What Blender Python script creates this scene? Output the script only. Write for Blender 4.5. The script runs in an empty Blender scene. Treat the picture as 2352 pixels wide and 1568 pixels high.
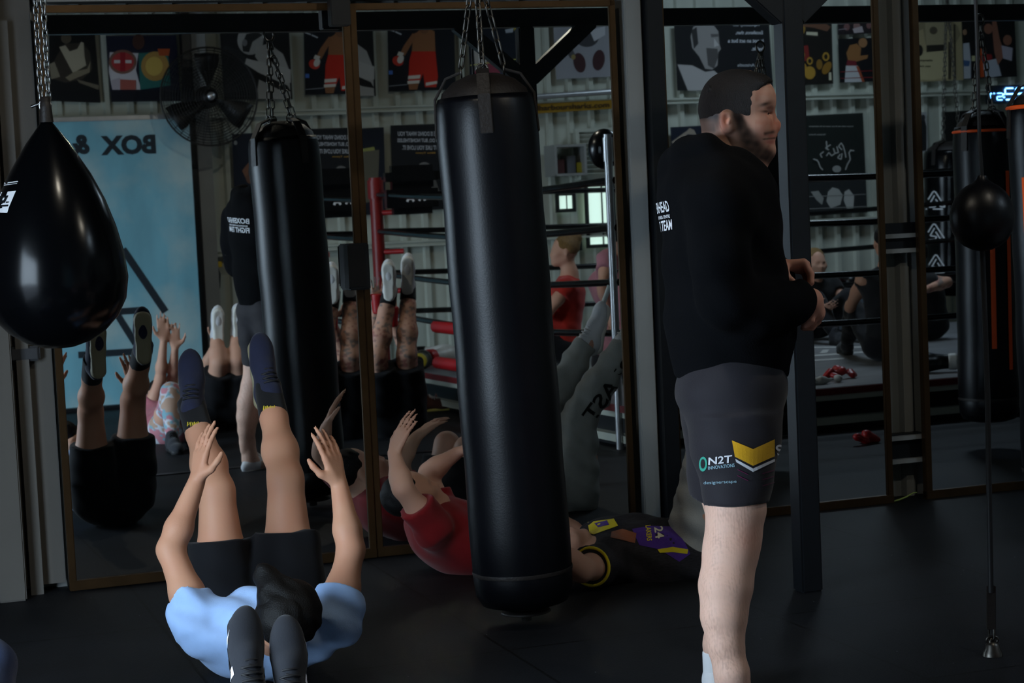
import bpy, bmesh, math, random
import numpy as np
from mathutils import Vector, Matrix
from mathutils.bvhtree import BVHTree
random.seed(7)
SC = bpy.context.scene
COL = SC.collection
PI = math.pi

# ------------------------------------------------------------------ camera
FPX = 4400.0; CAMH = 1.5
PITCH = math.atan(324/FPX); ROLL = 0.046
X0 = Vector((1,0,0)); U00 = Vector((0, math.sin(PITCH), math.cos(PITCH)))
FW = Vector((0, math.cos(PITCH), -math.sin(PITCH)))
RT = X0*math.cos(ROLL) - U00*math.sin(ROLL)
UP = U00*math.cos(ROLL) + X0*math.sin(ROLL)
EYE = Vector((0,0,CAMH))
cam = bpy.data.cameras.new('camera'); camo = bpy.data.objects.new('camera', cam); COL.objects.link(camo)
cam.sensor_width = 36; cam.lens = FPX/2352*36; cam.clip_start = .05; cam.clip_end = 200
M3 = Matrix((RT, UP, -FW)).transposed()
camo.matrix_world = Matrix.Translation(EYE) @ M3.to_4x4()
cam.dof.use_dof = True; cam.dof.focus_distance = 5.6; cam.dof.aperture_fstop = 11
SC.camera = camo

def ray(px, py):
    return FW + RT*((px-1176)/FPX) - UP*((py-784)/FPX)
def at(px, py, D):                      # the point at depth D (world y)
    r = ray(px, py); return EYE + r*(D/r.y)
# ------------------------------------------------------------------ room frame: s along the mirror wall, q out into the room
TH = math.radians(19); P0 = Vector((0, 8.36, 0))
T = Vector((math.cos(TH), math.sin(TH), 0)); N = Vector((math.sin(TH), -math.cos(TH), 0)); Z = Vector((0,0,1))
WQ = 7.8                                # the poster wall's distance from the mirrors
def room(s, q, z=0): return P0 + T*s + N*q + Z*z
def sq(p): d = p-P0; return d.dot(T), d.dot(N)
def hit(o, d, p, n): return o + d*((p-o).dot(n)/d.dot(n))
def on_wall(px, py, q=0): return hit(EYE, ray(px, py), room(0, q), N)
class Panel:
    def __init__(s, s0, s1, z0, z1, turn, q=.035):
        a = TH + math.radians(turn); s.s0, s.s1, s.z0, s.z1, s.a = s0, s1, z0, z1, a
        s.c = room((s0+s1)/2, q, (z0+z1)/2); s.n = Vector((math.sin(a), -math.cos(a), 0)); s.t = Vector((math.cos(a), math.sin(a), 0))
    def refl(s, p): return p - s.n*(2*(p-s.c).dot(s.n))
    def refd(s, d): return d - s.n*(2*d.dot(s.n))
def vm(px, py, panel, q):               # where the line of sight lands after the mirror, on the plane q
    r = ray(px, py); h = hit(EYE, r, panel.c, panel.n); return hit(h, panel.refd(r), room(0, q), N)
def vmz(px, py, panel, z):
    r = ray(px, py); h = hit(EYE, r, panel.c, panel.n); return hit(h, panel.refd(r), Vector((0,0,z)), Z)

# ------------------------------------------------------------------ materials
def lin(c):
    if isinstance(c, str):
        c = c.lstrip('#'); c = [int(c[i:i+2],16) for i in (0,2,4)]
    return tuple(((v/255)/12.92 if v/255 <= .04045 else ((v/255+.055)/1.055)**2.4) for v in c)
MATS = {}
def mat(name, col, rough=.6, metal=0, spec=.5, noise=0, nscale=8, bump=0, bscale=120, attr=False, emit=0, coat=0, sheen=0, stretch=None):
    if name in MATS: return MATS[name]
    m = bpy.data.materials.new(name); m.use_nodes = True; nt = m.node_tree; b = nt.nodes['Principled BSDF']
    c = lin(col) if not (isinstance(col, tuple) and max(col) <= 1.0) else col
    b.inputs['Base Color'].default_value = (*c, 1); b.inputs['Roughness'].default_value = rough
    b.inputs['Metallic'].default_value = metal; b.inputs['Specular IOR Level'].default_value = spec
    b.inputs['Coat Weight'].default_value = coat; b.inputs['Sheen Weight'].default_value = sheen
    tc = nt.nodes.new('ShaderNodeTexCoord'); src = tc.outputs['Object']
    if stretch:
        mp = nt.nodes.new('ShaderNodeMapping'); mp.inputs['Scale'].default_value = stretch
        nt.links.new(src, mp.inputs['Vector']); src = mp.outputs['Vector']
    base = None
    if attr:
        a = nt.nodes.new('ShaderNodeAttribute'); a.attribute_name = 'Col'; base = a.outputs['Color']
        nt.links.new(base, b.inputs['Base Color'])
    if noise:
        nz = nt.nodes.new('ShaderNodeTexNoise'); nz.inputs['Scale'].default_value = nscale; nz.inputs['Detail'].default_value = 5
        nt.links.new(src, nz.inputs['Vector'])
        mx = nt.nodes.new('ShaderNodeMix'); mx.data_type = 'RGBA'; mx.blend_type = 'MULTIPLY'; mx.inputs['Factor'].default_value = 1
        mr = nt.nodes.new('ShaderNodeMapRange'); mr.inputs['From Min'].default_value = .3; mr.inputs['From Max'].default_value = .7
        mr.inputs['To Min'].default_value = 1-noise; mr.inputs['To Max'].default_value = 1+noise
        nt.links.new(nz.outputs['Fac'], mr.inputs['Value'])
        if base: nt.links.new(base, mx.inputs['A'])
        else: mx.inputs['A'].default_value = (*c, 1)
        nt.links.new(mr.outputs['Result'], mx.inputs['B']); nt.links.new(mx.outputs['Result'], b.inputs['Base Color'])
    if bump:
        n2 = nt.nodes.new('ShaderNodeTexNoise'); n2.inputs['Scale'].default_value = bscale; n2.inputs['Detail'].default_value = 4
        nt.links.new(src, n2.inputs['Vector'])
        bp = nt.nodes.new('ShaderNodeBump'); bp.inputs['Strength'].default_value = bump; bp.inputs['Distance'].default_value = .01
        nt.links.new(n2.outputs['Fac'], bp.inputs['Height']); nt.links.new(bp.outputs['Normal'], b.inputs['Normal'])
    if emit:
        b.inputs['Emission Color'].default_value = (*c, 1); b.inputs['Emission Strength'].default_value = emit
    MATS[name] = m; return m
def flat(col, rough=.7):
    return mat('print_' + (col if isinstance(col, str) else '%d_%d_%d' % tuple(col)).lstrip('#') , col, rough, spec=.3)

# ------------------------------------------------------------------ objects
def tagset(o, label=None, cat=None, group=None, kind=None):
    if label: o['label'] = label
    if cat: o['category'] = cat
    if group: o['group'] = group
    if kind: o['kind'] = kind
    return o
def thing(name, label, cat, base=(0,0,0), group=None, rotz=0):
    o = bpy.data.objects.new(name, None); COL.objects.link(o); o.location = base; o.rotation_euler = (0,0,rotz)
    o.empty_display_size = .1
    return tagset(o, label, cat, group)
def link(name, me, mats, parent=None):
    o = bpy.data.objects.new(name, me); COL.objects.link(o)
    for m in (mats if isinstance(mats, (list, tuple)) else [mats]): me.materials.append(m)
    if parent:
        o.parent = parent
    return o
class MB:                               # collects shapes (world coordinates) into ONE mesh
    def __init__(s): s.v = []; s.f = []; s.m = []; s.sm = []
    def add(s, vs, fs, m=0, smooth=False):
        o = len(s.v); s.v += [Vector(v) for v in vs]
        for f in fs: s.f.append([i+o for i in f]); s.m.append(m); s.sm.append(smooth)
    def box(s, c, ax, half, m=0, bev=0):   # centre, three axes, half sizes
        c = Vector(c); a, b, d = [Vector(x).normalized()*h for x, h in zip(ax, half)]
        if bev:
            k = bev; vs = []; hx, hy, hz = half
            bm = bmesh.new(); bmesh.ops.create_cube(bm, size=1)
            for v in bm.verts: v.co = Vector((v.co.x*2*hx, v.co.y*2*hy, v.co.z*2*hz))
            bmesh.ops.bevel(bm, geom=bm.edges[:], offset=k, segments=2, affect='EDGES')
            ux, uy, uz = [Vector(x).normalized() for x in ax]
            vs = [c + ux*v.co.x + uy*v.co.y + uz*v.co.z for v in bm.verts]; bm.verts.index_update()
            fs = [[v.index for v in f.verts] for f in bm.faces]; bm.free()
            if ux.cross(uy).dot(uz) < 0: fs = [f[::-1] for f in fs]
            s.add(vs, fs, m); return s
        vs = [c+a*i+b*j+d*k for k in (-1,1) for j in (-1,1) for i in (-1,1)]
        fs = [[0,2,3,1],[4,5,7,6],[0,1,5,4],[2,6,7,3],[0,4,6,2],[1,3,7,5]]
        if a.cross(b).dot(d) < 0: fs = [f[::-1] for f in fs]
        s.add(vs, fs, m); return s
    def rbox(s, s0, s1, q0, q1, z0, z1, m=0, bev=0):   # a box in the room frame
        return s.box(room((s0+s1)/2, (q0+q1)/2, (z0+z1)/2), (T, N, Z), (abs(s1-s0)/2, abs(q1-q0)/2, abs(z1-z0)/2), m, bev)
    def tube(s, pts, r, seg=12, m=0, closed=False, caps=True):
        pts = [Vector(p) for p in pts]; n = len(pts); rr = r if isinstance(r, (list, tuple)) else [r]*n
        rings = []; prev = None
        for i, p in enumerate(pts):
            if closed: d = pts[(i+1)%n] - pts[i-1]
            else: d = (pts[min(i+1,n-1)] - pts[max(i-1,0)])
            d = d.normalized() if d.length > 1e-9 else Vector((0,0,1))
            if prev is None:
                a = d.orthogonal().normalized()
            else:
                a = prev - d*prev.dot(d); a = a.normalized() if a.length > 1e-6 else d.orthogonal().normalized()
            prev = a; b = d.cross(a)
            rings.append([p + (a*math.cos(2*PI*k/seg) + b*math.sin(2*PI*k/seg))*rr[i] for k in range(seg)])
        vs = [v for rg in rings for v in rg]; fs = []
        last = n if closed else n-1
        for i in range(last):
            j = (i+1) % n
            for k in range(seg):
                l = (k+1) % seg
                fs.append([i*seg+k, i*seg+l, j*seg+l, j*seg+k])
        s.add(vs, fs, m, True)
        if caps and not closed:
            s.add(rings[0], [list(range(seg))[::-1]], m); s.add(rings[-1], [list(range(seg))], m)
        return s
    def lathe(s, base, prof, seg=48, m=0, axis=None, fold=None):   # prof: (radius, height); axis default up
        base = Vector(base); ax = (axis or Z).normalized(); a = ax.orthogonal().normalized(); b = ax.cross(a)
        vs = []; n = len(prof)
        for i, (r, h) in enumerate(prof):
            for k in range(seg):
                th = 2*PI*k/seg; rr = r*(1 + (fold(i/(n-1), th) if fold else 0))
                vs.append(base + ax*h + (a*math.cos(th)+b*math.sin(th))*rr)
        fs = [[i*seg+k, i*seg+(k+1)%seg, (i+1)*seg+(k+1)%seg, (i+1)*seg+k] for i in range(n-1) for k in range(seg)]
        if prof[-1][1] < prof[0][1]: fs = [f[::-1] for f in fs]
        s.add(vs, fs, m, True); return s
    def poly(s, pts, m=0): s.add(pts, [list(range(len(pts)))], m); return s
    def chain(s, a, b, L=.045, r=.0035, w=.011, m=0, start=0):
        a, b = Vector(a), Vector(b); d = (b-a); n = max(1, round(d.length/(L-2*r*1.3))); u = d.normalized()
        x = u.orthogonal().normalized(); y = u.cross(x)
        for i in range(n):
            c = a + d*((i+.5)/n); side = x if (i+start) % 2 else y
            pts = []
            for k in range(10):
                t = 2*PI*k/10; ct, st = math.cos(t), math.sin(t)
                pts.append(c + u*(ct*w + (L/2-w)*(1 if ct > 0.01 else -1 if ct < -.01 else 0)) + side*st*w*.85)
            s.tube(pts, r, 6, m, closed=True)
        return s
    def sphere(s, c, r, seg=20, m=0, ax=None):
        rr = r if isinstance(r, (list, tuple)) else (r, r, r); ax = ax or (X0, Vector((0,1,0)), Z); c = Vector(c)
        vs = []; nn = seg//2
        for i in range(nn+1):
            p = PI*i/nn
            for k in range(seg):
                t = 2*PI*k/seg
                vs.append(c + ax[0]*(rr[0]*math.sin(p)*math.cos(t)) + ax[1]*(rr[1]*math.sin(p)*math.sin(t)) + ax[2]*(rr[2]*math.cos(p)))
        fs = [[i*seg+k, (i+1)*seg+k, (i+1)*seg+(k+1)%seg, i*seg+(k+1)%seg] for i in range(nn) for k in range(seg)]
        s.add(vs, fs, m, True); return s
    def build(s, name, mats, parent=None, base=None):
        # base: parent's world matrix is undone so that vertices stay where they were given
        inv = None
        if parent is not None:
            bpy_m = Matrix.Identity(4); ch = []; p = parent
            while p: ch.append(p); p = p.parent
            for p in reversed(ch): bpy_m = bpy_m @ (Matrix.Translation(p.location) @ p.rotation_euler.to_matrix().to_4x4())
            inv = bpy_m.inverted()
        elif base is not None: inv = Matrix.Translation(-Vector(base))
        me = bpy.data.meshes.new(name); vs = [inv @ v for v in s.v] if inv else s.v
        me.from_pydata([tuple(v) for v in vs], [], s.f)
        o = link(name, me, mats, parent)
        me.polygons.foreach_set('material_index', s.m); me.polygons.foreach_set('use_smooth', s.sm); me.update()
        if parent is None and base is not None: o.location = base
        return o
def text_polys(txt, size=1.0, bold=False):
    cu = bpy.data.curves.new('txt', 'FONT'); cu.body = txt; cu.size = size; cu.resolution_u = 3
    if bold: cu.offset = (.02 if bold is True else bold)*size
    o = bpy.data.objects.new('txt', cu); COL.objects.link(o)
    dg = bpy.context.evaluated_depsgraph_get(); me = bpy.data.meshes.new_from_object(o.evaluated_get(dg))
    vs = [v.co.copy() for v in me.vertices]; fs = [list(p.vertices) for p in me.polygons]
    bpy.data.objects.remove(o); bpy.data.curves.remove(cu); bpy.data.meshes.remove(me)
    return vs, fs
def add_text(mb, txt, org, xa, ya, height, width=None, m=0, bold=False):   # lettering, lower left corner at org
    vs, fs = text_polys(txt, 1, bold)
    if not vs: return
    x0 = min(v.x for v in vs); x1 = max(v.x for v in vs); y0 = min(v.y for v in vs); y1 = max(v.y for v in vs)
    k = height/(y1-y0); kx = (width/(x1-x0)) if width else k
    mb.add([Vector(org) + Vector(xa)*((v.x-x0)*kx) + Vector(ya)*((v.y-y0)*k) for v in vs], fs, m)
# ------------------------------------------------------------------ soft bodies: smooth unions of tapered limbs, meshed into ONE surface
class Body:
    def __init__(s, h): s.h = h; s.p = []
    def cap(s, a, b, ra, rb=None, k=.02, sub=False): s.p.append(('c', Vector(a), Vector(b), ra, ra if rb is None else rb, k, sub)); return s
    def path(s, pts, rs, k=.02):
        for i in range(len(pts)-1): s.cap(pts[i], pts[i+1], rs[i], rs[i+1], k)
        return s
    def cut(s, a, b, ra, rb, k=.01): s.p.append(('f', Vector(a), Vector(b), ra, rb, k, False)); return s    # flat-ended cone (sleeve, trouser leg)
    def ell(s, c, r, ax=None, k=.02, sub=False): s.p.append(('e', Vector(c), tuple(r) if hasattr(r, '__len__') else (r,r,r), ax or (X0, Vector((0,1,0)), Z), 0, k, sub)); return s
    def bbox(s, p):
        if p[0] == 'e':
            e = [sum(abs(p[3][j][i])*p[2][j] for j in range(3)) for i in range(3)]; c = p[1]
            return np.array(c)-e, np.array(c)+e
        r = max(p[3], p[4]); a, b = np.array(p[1]), np.array(p[2])
        return np.minimum(a,b)-r, np.maximum(a,b)+r
    def mesh(s, name, mats, parent=None, col=None, ripple=None, smooth=1):
        h = s.h; bb = [s.bbox(p) for p in s.p if not p[6]]
        lo = np.min([b[0] for b in bb], 0)-4*h-.01; hi = np.max([b[1] for b in bb], 0)+4*h+.01
        n = np.ceil((hi-lo)/h).astype(int)+1
        F = np.full(n, 9.0, np.float32)
        ax = [lo[i] + h*np.arange(n[i], dtype=np.float32) for i in range(3)]
        for p in s.p:
            k = p[5]; b0, b1 = s.bbox(p); pad = k+3*h
            i0 = np.maximum(np.floor((b0-pad-lo)/h).astype(int), 0); i1 = np.minimum(np.ceil((b1+pad-lo)/h).astype(int)+1, n)
            if (i1 <= i0).any(): continue
            X = ax[0][i0[0]:i1[0],None,None]; Y = ax[1][None,i0[1]:i1[1],None]; W = ax[2][None,None,i0[2]:i1[2]]
            if p[0] == 'e':
                c = p[1]; dx, dy, dz = X-c.x, Y-c.y, W-c.z; k0 = 0; k1 = 0
                for j in range(3):
                    a = p[3][j]; t = (dx*a.x + dy*a.y + dz*a.z)/p[2][j]; k0 = k0 + t*t; k1 = k1 + (t/p[2][j])**2
                k0 = np.sqrt(k0); k1 = np.sqrt(k1)+1e-6; d = k0*(k0-1)/k1
            else:
                a, b = p[1], p[2]; ab = b-a; L2 = max(ab.dot(ab), 1e-9); dx, dy, dz = X-a.x, Y-a.y, W-a.z
                t = (dx*ab.x + dy*ab.y + dz*ab.z)/L2; tc = np.clip(t, 0, 1)
                if p[0] == 'c':
                    d = np.sqrt((dx-ab.x*tc)**2 + (dy-ab.y*tc)**2 + (dz-ab.z*tc)**2) - (p[3] + (p[4]-p[3])*tc)
                else:
                    rd = np.sqrt((dx-ab.x*t)**2 + (dy-ab.y*t)**2 + (dz-ab.z*t)**2) - (p[3] + (p[4]-p[3])*tc)
                    d = np.maximum(rd, (np.abs(t-.5)-.5)*math.sqrt(L2))
            sl = F[i0[0]:i1[0], i0[1]:i1[1], i0[2]:i1[2]]
            if p[6]:
                d = -d; hh = np.maximum(k-np.abs(sl-d), 0)/max(k,1e-6); sl[...] = np.maximum(sl, d) + hh*hh*k/4
            else:
                hh = np.maximum(k-np.abs(sl-d), 0)/max(k,1e-6); sl[...] = np.minimum(sl, d) - hh*hh*k/4
        if ripple is not None:
            F += ripple(ax[0][:,None,None], ax[1][None,:,None], ax[2][None,None,:]).astype(np.float32)
        V, Q = nets(F)
        V = lo + V*h
        for _ in range(smooth):
            acc = np.zeros_like(V); cnt = np.zeros(len(V))
            for a, b in ((0,1),(1,2),(2,3),(3,0)):
                np.add.at(acc, Q[:,a], V[Q[:,b]]); np.add.at(acc, Q[:,b], V[Q[:,a]])
                np.add.at(cnt, Q[:,a], 1); np.add.at(cnt, Q[:,b], 1)
            V = .45*V + .55*acc/cnt[:,None]
        off = np.zeros(3)
        pp = parent
        while pp: off = off + np.array(pp.location); pp = pp.parent
        me = bpy.data.meshes.new(name); me.vertices.add(len(V)); me.vertices.foreach_set('co', (V-off).astype(np.float32).ravel())
        me.loops.add(len(Q)*4); me.loops.foreach_set('vertex_index', Q.ravel().astype(np.int32))
        me.polygons.add(len(Q)); me.polygons.foreach_set('loop_start', np.arange(0, len(Q)*4, 4, dtype=np.int32))
        me.polygons.foreach_set('use_smooth', np.ones(len(Q), bool)); me.update(calc_edges=True); me.validate()
        if col is not None:
            c = col(V); at_ = me.attributes.new('Col', 'FLOAT_COLOR', 'POINT')
            at_.data.foreach_set('color', np.concatenate([c, np.ones((len(V),1))], 1).astype(np.float32).ravel())
        return link(name, me, mats, parent)
def nets(F):
    S = F < 0; n = np.array(F.shape)
    cor = [(i,j,k) for i in (0,1) for j in (0,1) for k in (0,1)]
    cnt = sum(S[c[0]:n[0]-1+c[0], c[1]:n[1]-1+c[1], c[2]:n[2]-1+c[2]].astype(np.int8) for c in cor)
    act = np.argwhere((cnt > 0) & (cnt < 8)); idx = np.full(n-1, -1, np.int32)
    idx[act[:,0], act[:,1], act[:,2]] = np.arange(len(act))
    val = [F[act[:,0]+c[0], act[:,1]+c[1], act[:,2]+c[2]].astype(np.float64) for c in cor]
    acc = np.zeros((len(act),3)); w = np.zeros(len(act))
    for a in range(8):
        for b in range(a+1, 8):
            df = np.array(cor[b])-np.array(cor[a])
            if np.abs(df).sum() != 1: continue
            x = (val[a] < 0) != (val[b] < 0); t = np.where(x, val[a]/np.where(x, val[a]-val[b], 1), 0)
            acc += np.where(x[:,None], np.array(cor[a]) + t[:,None]*df, 0); w += x
    V = act + acc/w[:,None]; Q = []
    for d in range(3):
        e = [0,0,0]; e[d] = 1; o1, o2 = [(1,2),(2,0),(0,1)][d]
        A = S[:n[0]-e[0], :n[1]-e[1], :n[2]-e[2]]; B = S[e[0]:, e[1]:, e[2]:]
        g = np.argwhere(A != B); g = g[(g[:,o1] > 0) & (g[:,o2] > 0)]
        g = g[(g[:,o1] < n[o1]-1) & (g[:,o2] < n[o2]-1)]
        flip = ~A[g[:,0], g[:,1], g[:,2]]
        def cell(a, b):
            q = g.copy(); q[:,o1] -= a; q[:,o2] -= b; return idx[q[:,0], q[:,1], q[:,2]]
        q = np.stack([cell(1,1), cell(0,1), cell(0,0), cell(1,0)], 1)
        q[flip] = q[flip][:,::-1]; Q.append(q)
    Q = np.concatenate(Q); Q = Q[(Q >= 0).all(1)]
    return V, Q
def folds(amp, f=1.0, d=(1,1,1)):
    def g(x, y, z):
        x, y, z = x*d[0]*f, y*d[1]*f, z*d[2]*f
        return amp*(np.sin(31*x+17*z+3*np.sin(13*y)) * np.sin(23*z-19*y+2*np.sin(11*x)) + .6*np.sin(57*z+29*x+21*y))
    return g
def bvh(o):
    off = Vector((0,0,0)); p = o.parent
    while p: off = off + p.location; p = p.parent
    me = o.data; return BVHTree.FromPolygons([v.co+off for v in me.vertices], [list(q.vertices) for q in me.polygons])
def decal(name, polys, rayfn, target, mats, parent, lift=.0025, cuts=3):
    # polys: list of (2D vertices, faces, material index); each 2D vertex is dropped onto the cloth along rayfn
    bm = bmesh.new()
    for vs, fs, mi in polys:
        bv = [bm.verts.new((v[0], v[1], 0)) for v in vs]
        for f in fs:
            try: fc = bm.faces.new([bv[i] for i in f]); fc.material_index = mi
            except ValueError: pass
    bmesh.ops.triangulate(bm, faces=bm.faces[:])
    if cuts: bmesh.ops.subdivide_edges(bm, edges=bm.edges[:], cuts=cuts, use_grid_fill=True)
    tree = bvh(target); dead = []
    off = Vector((0,0,0)); p = parent
    while p: off = off + p.location; p = p.parent
    for v in bm.verts:
        o, d = rayfn(v.co.x, v.co.y); loc, nor, _, _ = tree.ray_cast(o, d.normalized())
        if loc is None: dead.append(v); continue
        if nor.dot(d) > 0: nor = -nor
        v.co = loc + nor*lift - off
    bmesh.ops.delete(bm, geom=dead, context='VERTS')
    me = bpy.data.meshes.new(name); bm.to_mesh(me); bm.free(); return link(name, me, mats, parent)
def px_ray(x, y): return EYE, ray(x, y)
def px_text(txt, x0, y0, x1, y1, h, mi=0, bold=False, slant=0):   # lettering running from pixel (x0,y0) to (x1,y1) along its foot, h pixels tall
    vs, fs = text_polys(txt, 1, bold); a0 = min(v.x for v in vs); a1 = max(v.x for v in vs); b0 = min(v.y for v in vs); b1 = max(v.y for v in vs)
    dx, dy = x1-x0, y1-y0; L = math.hypot(dx, dy); ux, uy = dx/L, dy/L; out = []
    for v in vs:
        a = (v.x-a0)/(a1-a0)*L; b = (v.y-b0)/(b1-b0)*h; a += b*slant
        out.append((x0+ux*a+uy*b, y0+uy*a-ux*b))
    return out, fs, mi
# ------------------------------------------------------------------ materials of the place
m_rub = mat('black_rubber_tiles', '#15171b', .6, spec=.22, noise=.35, nscale=1.7, bump=.12, bscale=160)
m_steel = mat('grey_painted_steel', '#8c8e8c', .55, noise=.08, nscale=3)
m_sheet = mat('pale_corrugated_steel', '#b4b8ac', .5, noise=.1, nscale=2.5, spec=.35)
m_lwall = mat('grey_plastered_wall', '#625f5a', .8, noise=.08, nscale=2, bump=.06)
m_bronze = mat('bronze_anodised_frame', '#4e3a24', .38, metal=.75, noise=.12, nscale=12)
m_alu = mat('brushed_aluminium', '#c9cacc', .35, metal=.8, noise=.08, nscale=14)
m_mir = mat('mirror_silvering', '#d6dada', .012, metal=1)
m_blk = mat('black_powder_coat', '#0f1216', .42, noise=.12, nscale=20, spec=.4)
m_dark = mat('dark_ceiling_paint', '#26272a', .8, noise=.1)
m_leath = mat('black_leather', '#06070c', .37, spec=.27, bump=.05, bscale=150, noise=.1, nscale=12)
m_leath2 = mat('worn_black_leather', '#1d1816', .55, spec=.4, bump=.2, bscale=90)
m_gloss = mat('glossy_black_vinyl', '#050608', .19, spec=.19, bump=.01, bscale=30)
m_chain = mat('steel_chain', '#9a9a98', .3, metal=1)
m_chaind = mat('dark_steel_chain', '#5d5a55', .38, metal=1)
m_conc = mat('pale_concrete', '#77767a', .85, noise=.12, nscale=1.5)
m_white = mat('white_print', '#e6e8ec', .6)
m_orange = mat('orange_print', '#f0560e', .5)
m_cord = mat('black_cord', '#101114', .6)

def struct(name, mb, mats, base=None):
    o = mb.build(name, mats, None, base); o['kind'] = 'structure'; return o
# floor: rubber tiles with open joints
def tile_floor():
    m = m_rub; nt = m.node_tree; b = nt.nodes['Principled BSDF']
    tc = [n for n in nt.nodes if n.type == 'TEX_COORD'][0]
    mp = nt.nodes.new('ShaderNodeMapping'); mp.inputs['Rotation'].default_value = (0,0,-TH); nt.links.new(tc.outputs['Object'], mp.inputs['Vector'])
    br = nt.nodes.new('ShaderNodeTexBrick'); br.offset = 0; br.inputs['Scale'].default_value = 1
    br.inputs['Brick Width'].default_value = 1.0; br.inputs['Row Height'].default_value = 1.0; br.inputs['Mortar Size'].default_value = .006
    br.inputs['Color1'].default_value = (1,1,1,1); br.inputs['Color2'].default_value = (.86,.88,.92,1); br.inputs['Mortar'].default_value = (.15,.15,.15,1)
    nt.links.new(mp.outputs['Vector'], br.inputs['Vector'])
    old = b.inputs['Base Color'].links[0].from_socket
    mx = nt.nodes.new('ShaderNodeMix'); mx.data_type = 'RGBA'; mx.blend_type = 'MULTIPLY'; mx.inputs['Factor'].default_value = 1
    nt.links.new(old, mx.inputs['A']); nt.links.new(br.outputs['Color'], mx.inputs['B'])
    # pale flecks of the rubber granules
    vo = nt.nodes.new('ShaderNodeTexVoronoi'); vo.inputs['Scale'].default_value = 9; nt.links.new(tc.outputs['Object'], vo.inputs['Vector'])
    lt = nt.nodes.new('ShaderNodeMath'); lt.operation = 'LESS_THAN'; lt.inputs[1].default_value = .022; nt.links.new(vo.outputs['Distance'], lt.inputs[0])
    m2 = nt.nodes.new('ShaderNodeMix'); m2.data_type = 'RGBA'; nt.links.new(lt.outputs[0], m2.inputs['Factor'])
    nt.links.new(mx.outputs['Result'], m2.inputs['A']); m2.inputs['B'].default_value = (.22,.23,.25,1)
    nt.links.new(m2.outputs['Result'], b.inputs['Base Color'])
tile_floor()
SL, SR, ZC = -4.2, 8.8, 4.4            # side walls, ceiling height
DOORQ = (2.9, 4.9, 2.3); SKY = (4.2, 5.5, 4.9, 6.1)   # added roof opening, put in to brighten the ring and far wall
f = MB(); f.rbox(SL, SR, -.3, WQ+.2, -.1, 0); f.rbox(SL, -1.62, WQ+.2, 11, -.1, 0)
struct('floor', f, m_rub)
f = MB(); f.rbox(SL-9, SL-.01, -3, 12, -.12, -.02); struct('trim_14', f, m_conc)
f = MB(); a, b, c, d = SKY
f.rbox(SL-.2, a, -.5, 11.2, ZC, ZC+.1); f.rbox(b, SR+.2, -.5, 11.2, ZC, ZC+.1); f.rbox(a, b, -.5, c, ZC, ZC+.1); f.rbox(a, b, d, 11.2, ZC, ZC+.1); struct('ceiling', f, m_dark)
f = MB()
for s0, s1, q0, q1 in ((a-.08,a,c-.08,d+.08),(b,b+.08,c-.08,d+.08),(a,b,c-.08,c),(a,b,d,d+.08)): f.rbox(s0, s1, q0, q1, ZC-.04, ZC+.16)
struct('added_roof_opening', f, m_sheet)
def corrugated(s0, s1, q, z0, z1, step=.2, dep=.028, face=1):
    pr = []; s = s0
    while s < s1:
        for a, d in ((0,0),(.13,0),(.145,dep),(.185,dep)): pr.append((min(s+a*step/.2, s1), d))
        s += step
    pr.append((s1, 0)); mb = MB(); n = len(pr)
    vs = [room(a, q-face*d, z) for z in (z0, z1) for a, d in pr]
    fs = [[i, i+1, n+i+1, n+i] for i in range(n-1)]
    if face > 0: fs = [x[::-1] for x in fs]
    mb.add(vs, fs); return mb
w = corrugated(-2.7, SR, -.12, 0, ZC, .19, .03, -1); struct('wall_front', w, m_steel)
w = corrugated(-1.5, SR, WQ+.03, 0, ZC, .19, .03, 1); struct('wall_back', w, m_sheet)
for i, z in enumerate((.1, 1.15, 2.28, 3.4)):
    w = MB(); w.rbox(-1.5, SR, WQ-.05, WQ+.02, z, z+.05); w.rbox(-1.5, SR, WQ-.07, WQ-.05, z+.035, z+.05); w.rbox(-1.5, SR, WQ-.07, WQ-.05, z, z+.015)
    struct('trim_%d' % (i+1), w, m_sheet)
w = MB(); w.rbox(-1.62, -1.5, WQ-.05, 11, 0, ZC); struct('wall_return', w, m_dark)
w = MB(); w.rbox(SL, -1.5, 11, 11.1, 0, ZC); struct('wall_rear', w, m_dark)
w = MB(); w.rbox(SR, SR+.1, -.3, WQ+.2, 0, ZC); struct('wall_right', w, m_sheet)
w = MB(); a, b, c = DOORQ
w.rbox(SL-.1, SL, -.5, a, 0, ZC); w.rbox(SL-.1, SL, b, 11, 0, ZC); w.rbox(SL-.1, SL, a, b, c, ZC); struct('wall_left', w, m_lwall)
w = MB()
for q0, q1, z0, z1 in ((a-.06,a,0,c+.06),(b,b+.06,0,c+.06),(a,b,c,c+.06)): w.rbox(SL-.13, SL+.03, q0, q1, z0, z1)
struct('door_1', w, m_steel)
# the plain wall left of the mirrors, its column and its skirting gap
w = MB(); w.rbox(SL, -1.965, -.11, -.02, .03, ZC); struct('wall_corner', w, m_lwall)
w = MB(); w.rbox(SL, -2.7, -.5, -.1, 0, ZC)
w = MB(); w.rbox(-2.245, -2.135, -.02, .13, 0, ZC, 0, .006); w.rbox(-2.30, -2.262, -.02, .16, 0, ZC, 1); struct('trim_5', w, [m_lwall, m_blk])
w = MB(); w.rbox(-2.11, -2.06, -.02, .03, 0, 2.3); struct('trim_6', w, m_lwall)
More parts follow.
